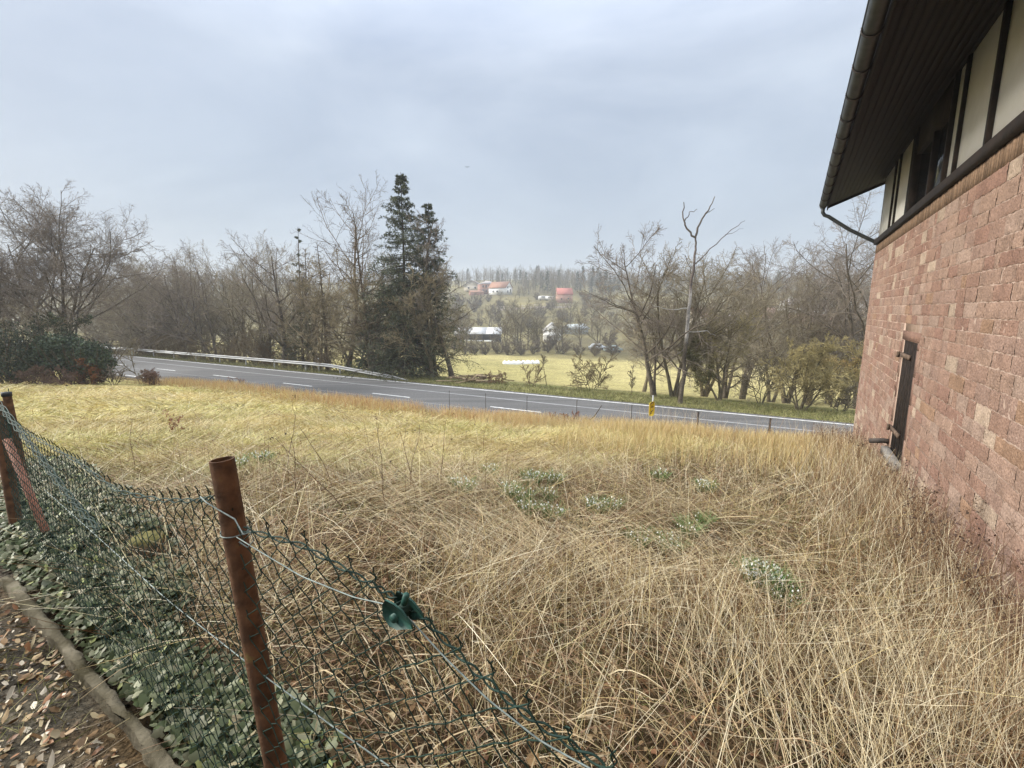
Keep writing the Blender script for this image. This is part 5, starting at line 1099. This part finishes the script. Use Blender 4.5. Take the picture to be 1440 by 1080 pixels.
tag(pg.build('path_grit', M['grass'], origin=(0, 0, 0)), 'fine grit and soil crumbs on the bare path', 'grit', kind='stuff')
tag(pd.build('path_moss', M['grass'], origin=(0, 0, 0)), 'moss, sprouts and fine twigs on the bare path', 'moss', kind='stuff')
# ivy
def kerb_off(u):
    p = fxy(u); dd = (p-k0[:2])@kd[:2]; c = k0[:2]+dd[:, None]*kd[:2]; return ((c-p)*FNV).sum(1)
iv = MB(); n = 80000; u = rng.uniform(.6, FL[-1]-.3, n); off = rng.uniform(-.18, .85, n); p = fxy(u); x = p[:, 0]+FNV[0]*off; y = p[:, 1]+FNV[1]*off
edge = np.where(off > 0, np.clip((np.interp(u, [0, 3, 6.0, 7.2, 9], [.40, .62, .66, .44, .30])-off+.22*(fbm(x*2, y*2, 83)-.47)*2)/.15, 0, 1), np.clip((off-kerb_off(u)-.03+.05*(fbm(x*3, y*3, 84)-.47))/.04, 0, 1))
gap = fbm(x*2.6, y*2.6, 85); ok = (rng.random(n) < edge) & (gap > rng.uniform(.18, .33, n)) & inview(x, y); x, y, off = x[ok], y[ok], off[ok]; n_ = len(x)
hgt = (.03+.20*fbm(x*2.2, y*2.2, 86)*np.clip((off+.2)/.25, .35, 1))*np.sqrt(rng.random(n_)); z = gz(x, y)+hgt
az = rng.uniform(0, 6.28, n_); s = rng.uniform(.022, .050, n_); tx_ = rng.normal(-.15, .45, n_); ty_ = rng.normal(-.25, .45, n_)
nrm = np.stack([tx_*1.5, ty_*1.5, np.ones(n_)], 1); nrm /= np.linalg.norm(nrm, axis=1, keepdims=True); a = np.stack([np.cos(az), np.sin(az), np.zeros(n_)], 1); a -= nrm*(a*nrm).sum(1, keepdims=True); a /= np.linalg.norm(a, axis=1, keepdims=True); b = np.cross(nrm, a); o = np.stack([x, y, z], 1); S = s[:, None]
outl = [(0, 0), (-.12, .30), (.18, .52), (.36, .30), (.62, .36), (1.0, 0), (.62, -.36), (.36, -.30), (.18, -.52), (-.12, -.30)]
V = np.stack([o+a*S*px_+b*S*py_-nrm*S*abs(py_)*.22 for px_, py_ in outl]+[o+a*S*.35+nrm*S*.02], 1).reshape(-1, 3); i = np.arange(n_)[:, None]*11
c = pick(rng, [(.060, .078, .030), (.088, .104, .046), (.125, .135, .072), (.042, .054, .022), (.18, .18, .11)], n_, .3); pale = rng.random(n_) < .05; c[pale] = pick(rng, [(.30, .32, .12), (.26, .22, .13)], pale.sum())
iv.add(V, t=np.concatenate([i+np.array([[j, (j+1) % 10, 10]]) for j in range(10)]), col=np.repeat(c, 11, 0))
n2_ = 1400; k = rng.integers(0, n_, n2_); P0 = o[k]; az = rng.uniform(0, 6.28, n2_); P = np.stack([P0-[0, 0, .05], P0+np.stack([np.cos(az)*.05, np.sin(az)*.05, -.01+0*az], 1), P0+np.stack([np.cos(az)*.13, np.sin(az)*.13, -.03+0*az], 1)], 1); iv.tubes(P, np.full((n2_, 3), .0014), 4, (.12, .08, .05))
tag(iv.build('ivy_carpet', M['ivy'], origin=(0, 0, 0)), 'dark green ivy carpet under the chain link fence', 'ivy', kind='stuff')

# snowdrops
def snowdrops(px, py, R, nl, nf, lab, grp=None):
    c = hit(px, py); rng = np.random.default_rng(int(px*7+py)); o = empty('snowdrop_clump', c, lab, 'snowdrops', grp)
    nl = int(nl*.85); nf = int(nf*.55); R = R*.72
    lf = MB(); r_ = R*np.sqrt(rng.random(nl)); th = rng.uniform(0, 6.28, nl); x = c[0]+r_*np.cos(th); y = c[1]+r_*np.sin(th); cc = pick(rng, [(.10, .20, .05), (.14, .25, .08), (.18, .28, .11)], nl*1, .25)
    blades(lf, rng, x, y, rng.uniform(.14, .25, nl), th+rng.normal(0, .6, nl), rng.uniform(.05, .5, nl), rng.uniform(.1, .9, nl), .006*rng.uniform(.8, 1.3, nl)*(1 if py > 700 else 1.4), 4, cc*.8, cc); lf.build('leaf_tuft', M['flower'], o)
    if nf:
        fl = MB(); st_ = MB(); r_ = R*1.02*np.sqrt(rng.random(nf)); th = rng.uniform(0, 6.28, nf); x = c[0]+r_*np.cos(th); y = c[1]+r_*np.sin(th); z = gz(x, y); h = rng.uniform(.11, .19, nf); sz = .019*(1 if py > 760 else 1.15)
        top = np.stack([x+.02*np.cos(th), y+.02*np.sin(th), z+h], 1)
        st_.tubes(np.stack([np.stack([x, y, z], 1), top+[0, 0, .0], top+np.stack([.012*np.cos(th), .012*np.sin(th), -.004+0*th], 1)], 1), np.full((nf, 3), .0012), 4, (.15, .25, .09)); st_.build('stem', M['flower'], o)
        hp = top+np.stack([.013*np.cos(th), .013*np.sin(th), -.005+0*th], 1)
        for j in range(3):
            a = th+j*2.09+rng.uniform(0, 1, nf); d = np.stack([np.cos(a)*.42, np.sin(a)*.42, -np.ones(nf)], 1)*sz; s2 = np.stack([-np.sin(a), np.cos(a), 0*a], 1)*sz*.38
            V = np.stack([hp, hp+d*.55+s2, hp+d, hp+d*.55-s2], 1).reshape(-1, 3); fl.add(V, np.arange(nf*4).reshape(-1, 4), col=(.82, .83, .80))
        fl.build('blossom', M['flower'], o)
G_ = 'snowdrop clumps in the field'
for px, py, R, nl, nf, lab in (
 (1072, 826, .19, 900, 420, 'largest snowdrop clump, thick with white flowers, toward the stone wall'), (1102, 852, .08, 110, 26, 'small snowdrop tuft just below the largest clump'),
 (942, 778, .12, 180, 44, 'snowdrop clump with pale buds, next nearest after the large one'), (897, 770, .10, 120, 30, 'snowdrop tuft half covered by stalks beside the pale budded clump'),
 (968, 754, .13, 200, 20, 'mostly green snowdrop clump with few flowers'), (990, 742, .09, 160, 4, 'green snowdrop tuft without open flowers behind the mostly green clump'),
 (838, 722, .14, 180, 70, 'snowdrop clump in the field centre, the whiter one of a close pair'), (861, 720, .11, 130, 34, 'snowdrop clump in the field centre, the greener one of a close pair'),
 (776, 731, .13, 110, 44, 'snowdrop clump standing alone before the centre pair'), (742, 724, .10, 120, 26, 'low snowdrop tuft nearest the flattened pale stalks'), (739, 708, .11, 150, 24, 'green snowdrop tuft in the middle of the far cluster'),
 (717, 698, .15, 120, 50, 'loose wide snowdrop clump at the fence end of the far cluster'), (749, 680, .16, 190, 84, 'white snowdrop clump, biggest of the far cluster'), (780, 681, .13, 150, 44, 'snowdrop clump at the house end of the far cluster'), (772, 706, .10, 80, 20, 'faint snowdrop tuft inside the far cluster'),
 (928, 676, .13, 110, 30, 'snowdrop clump farthest out on the slope'), (992, 692, .15, 170, 64, 'snowdrop clump by dark stems on the house side slope'),
 (650, 692, .18, 110, 50, 'flat snowdrop clump near brown stalks facing the road'), (368, 652, .18, 140, 60, 'snowdrop clump just beyond the nearest rusty post'), (336, 660, .12, 80, 50, 'snowdrops peeping out behind the nearest rusty post'), (690, 668, .14, 70, 30, 'thin snowdrop clump behind the flat one')):
    snowdrops(px, py, R, nl, nf, lab, G_)

# dry weeds by the wall, sapling, dock, stump
def weed(base, H, seed, lab, name='dead_weed', n=(9, 5, 3), col=(.17, .105, .065), heads=160, hc=(.07, .045, .035), hs=.022, cat='weed', stems=((-.3, 0, 1), (.25, 0, .9), (0, .3, .8))):
    rng = np.random.default_rng(seed); o = empty(name, base, lab, cat); base = np.asarray(base, float); m = MB(); f = MB()
    for (lx, ly, hf) in stems:
        h = H*hf; P = grow(rng, base[None]+np.array([[lx*.1, ly*.1, -.03]]), np.array([[lx, ly, 1.]]), np.array([h]), 9, .09, .0); R = np.linspace(.0042, .0016, 9)[None]; m.tubes(P, R, 5, col); L = np.array([h])
        for lv in range(len(n)):
            P, R, L = kids(rng, P, R, L, n[lv], .25, 1, 45, .42, 5, .12, .02, .4, .6, .0011); m.tubes(P, R, 4, col)
        if heads:
            k = rng.integers(0, len(P), heads//len(stems)); cards(f, rng, P[k, -1]+rng.normal(0, .006, (len(k), 3)), hs, hc, .4, .7)
    m.build('stem', M['twig'], o)
    if heads: f.build('foliage', M['leaf'], o)
for k, (px, py, H, lab) in enumerate(((1400, 905, .95, 'dead brown weed with dark seed heads leaning on the nearest wall stones'), (1345, 830, .85, 'dead weed with black leaf rags halfway along the wall'), (1310, 770, .75, 'tangled dead weed against the pink wall near the door'), (1280, 720, .7, 'dead weed tuft just below the door sill'), (1430, 950, .8, 'dead weed cut by the picture edge at the wall foot'), (1235, 672, .8, 'dead weed patch between door and house corner'), (1200, 645, .8, 'dry weed at the house corner before the road'), (1165, 640, .85, 'dry weed standing clear of the house corner in golden grass'), (1370, 860, .7, 'low dead weed between two taller weeds at the wall'))):
    b = hit(px, py); dd = float(b[:2]@HN); 
    if dd > D-.12: b[:2] -= HN*(dd-(D-.14))
    b[2] = float(gz(b[0], b[1])); weed(b, H*1.05, 800+k, lab, stems=((-.35, .1, 1), (.15, .1, .9), (-.1, .4, .85), (-.4, -.2, .8)))
b = hit(192, 662); weed(b, .72, 831, 'thin upright bare sapling in the pale field beyond the fence', 'sapling', (3,), (.13, .08, .05), 0, cat='sapling', stems=((-.03, 0, 1),))
b = hit(249, 612); weed(b, .50, 832, 'rust brown dead dock plant standing in the pale field', 'dock_plant', (7, 4), (.22, .09, .05), 260, (.20, .08, .04), .03, 'plant', stems=((0, 0, 1), (.15, 0, .8), (-.2, 0, .6)))
for k, (px, py, H, lx) in enumerate(((430, 735, .8, -.25), (505, 745, 1.0, -.35), (545, 720, 1.0, -.05), (410, 690, .9, -.08), (620, 690, .9, -.03), (590, 720, .85, -.12), (470, 700, .9, -.02), (680, 640, .9, -.05), (575, 690, .8, .1))):
    weed(hit(px, py), H, 840+k, 'thin dark dry flower stalk rising above the matted grass', 'dry_flower_stalk', (2,), (.12, .075, .05), 14, (.12, .08, .05), .014, 'weed', ((lx, 0, 1),))
for ob in COL.objects:
    if ob.name.startswith('dry_flower_stalk'): ob['group'] = 'thin dark flower stalks in the field'
b = hit(212, 795); b = b.copy(); m = MB(); rng = np.random.default_rng(9); tl = np.linspace(0, .24, 7); a = np.arange(18)*2*pi/18
V = np.array([[b+np.array([np.cos(k)*(.12-.03*t/.24+rng.normal(0, .006)), np.sin(k)*(.12-.03*t/.24+rng.normal(0, .006)), t-.05+rng.normal(0, .004)]) for k in a] for t in tl]); i = np.arange(7*18).reshape(7, 18)
cc = np.where((V[..., 2].reshape(-1, 1) > b[2]+.168), np.array([[.15, .135, .05]]), np.array([[.10, .07, .045]]))
m.add(V.reshape(-1, 3), np.stack([i[:-1], np.roll(i, -1, 1)[:-1], np.roll(i, -1, 1)[1:], i[1:]], -1).reshape(-1, 4), t=[[i[6, 0], i[6, j], i[6, j+1]] for j in range(1, 17)], col=cc*rng.uniform(.7, 1.2, (126, 1)))
tag(m.build('tree_stump', M['bark']), 'low stump with yellow lichen on top just behind the fence', 'stump')

# ------------------------------------------------------------------ sky, sun, air, camera
SUN_EL, SUN_AZ = radians(26), radians(279)        # azimuth clockwise from the view direction (+Y)
wd = bpy.data.worlds.new("World"); SC.world = wd; wd.use_nodes = True; N, L = wd.node_tree.nodes, wd.node_tree.links
bg = N['Background']; bg.inputs['Strength'].default_value = .12
sky = N.new('ShaderNodeTexSky'); sky.sky_type = 'NISHITA'; sky.sun_disc = False; sky.sun_elevation = SUN_EL; sky.sun_rotation = SUN_AZ; sky.dust_density = 3
tc = N.new('ShaderNodeTexCoord'); mp = N.new('ShaderNodeMapping'); mp.inputs['Scale'].default_value = (1, 1, 2.6); L.new(tc.outputs['Generated'], mp.inputs['Vector'])
n1 = N.new('ShaderNodeTexNoise'); n1.inputs['Scale'].default_value = 1.7; n1.inputs['Detail'].default_value = 7; n1.inputs['Roughness'].default_value = .55; n1.inputs['Distortion'].default_value = .5; L.new(mp.outputs['Vector'], n1.inputs['Vector'])
cr = N.new('ShaderNodeValToRGB'); cr.color_ramp.elements[0].position = .28; cr.color_ramp.elements[1].position = .72
cr.color_ramp.elements[0].color = (.66, .72, .81, 1); cr.color_ramp.elements[1].color = (1.20, 1.20, 1.19, 1); L.new(n1.outputs['Fac'], cr.inputs['Fac'])
sx = N.new('ShaderNodeSeparateXYZ'); L.new(tc.outputs['Generated'], sx.inputs['Vector'])
ge = N.new('ShaderNodeValToRGB'); e = ge.color_ramp.elements; e[0].position = 0; e[0].color = (.100, .115, .131, 1); e[1].position = 1; e[1].color = (.85, .85, .85, 1)
for pos, c in ((.10, (.094, .110, .130)), (.25, (.111, .129, .155)), (.42, (.144, .162, .191)), (.55, (.25, .27, .31)), (.72, (.62, .63, .66))):
    k = ge.color_ramp.elements.new(pos); k.color = (*c, 1)
L.new(sx.outputs['Z'], ge.inputs['Fac'])
mu = N.new('ShaderNodeMix'); mu.data_type = 'RGBA'; mu.blend_type = 'MULTIPLY'; mu.inputs['Factor'].default_value = 1; L.new(ge.outputs['Color'], mu.inputs['A']); L.new(cr.outputs['Color'], mu.inputs['B'])
vs = N.new('ShaderNodeVectorMath'); vs.operation = 'SCALE'; vs.inputs['Scale'].default_value = 8.1; L.new(mu.outputs['Result'], vs.inputs[0])
mx = N.new('ShaderNodeMix'); mx.data_type = 'RGBA'; mx.inputs['Factor'].default_value = .96; L.new(sky.outputs['Color'], mx.inputs['A']); L.new(vs.outputs['Vector'], mx.inputs['B'])
L.new(mx.outputs['Result'], bg.inputs['Color'])
sd = bpy.data.lights.new('sun', 'SUN'); sd.energy = 1.5; sd.angle = radians(14); sd.color = (1, .95, .86); so = bpy.data.objects.new('sun', sd); COL.objects.link(so)
dirv = np.array([sin(SUN_AZ)*cos(SUN_EL), cos(SUN_AZ)*cos(SUN_EL), sin(SUN_EL)])
import mathutils
so.rotation_euler = mathutils.Vector((-dirv).tolist()).to_track_quat('-Z', 'Y').to_euler(); so.location = (0, 0, 60)
HAZE = .00078
if HAZE:
    m = MB(); zlo = float(Z_.min())-1; m.box((-2400, -1900, zlo), (4800, 0, 0), (0, 4200, 0), (0, 0, 78-zlo))
    hm = bpy.data.materials.new('air'); hm.use_nodes = True; nt = hm.node_tree; nt.nodes.clear(); out = nt.nodes.new('ShaderNodeOutputMaterial'); pv = nt.nodes.new('ShaderNodeVolumePrincipled')
    pv.inputs['Color'].default_value = (.80, .85, .92, 1); pv.inputs['Density'].default_value = HAZE; nt.links.new(pv.outputs['Volume'], out.inputs['Volume'])
    tag(m.build('haze', hm), 'thin pale haze filling the valley', 'haze', kind='stuff')
cam = bpy.data.cameras.new('camera'); cam.sensor_width = 36; cam.lens = 36*F/1440; cam.clip_start = .05; cam.clip_end = 9000
co = bpy.data.objects.new('camera', cam); COL.objects.link(co); co.location = (0, 0, EYE); co.rotation_euler = (radians(90-PITCH), 0, 0); SC.camera = co
vs_ = SC.view_settings; vs_.view_transform = 'Standard'; vs_.look = 'None'; vs_.exposure = 1.98; vs_.gamma = 1
cy = SC.cycles; cy.max_bounces = 5; cy.diffuse_bounces = 3; cy.glossy_bounces = 2; cy.volume_bounces = 1; cy.transmission_bounces = 2; cy.use_denoising = True; cy.caustics_reflective = False; cy.caustics_refractive = False
SC.render.film_transparent = False
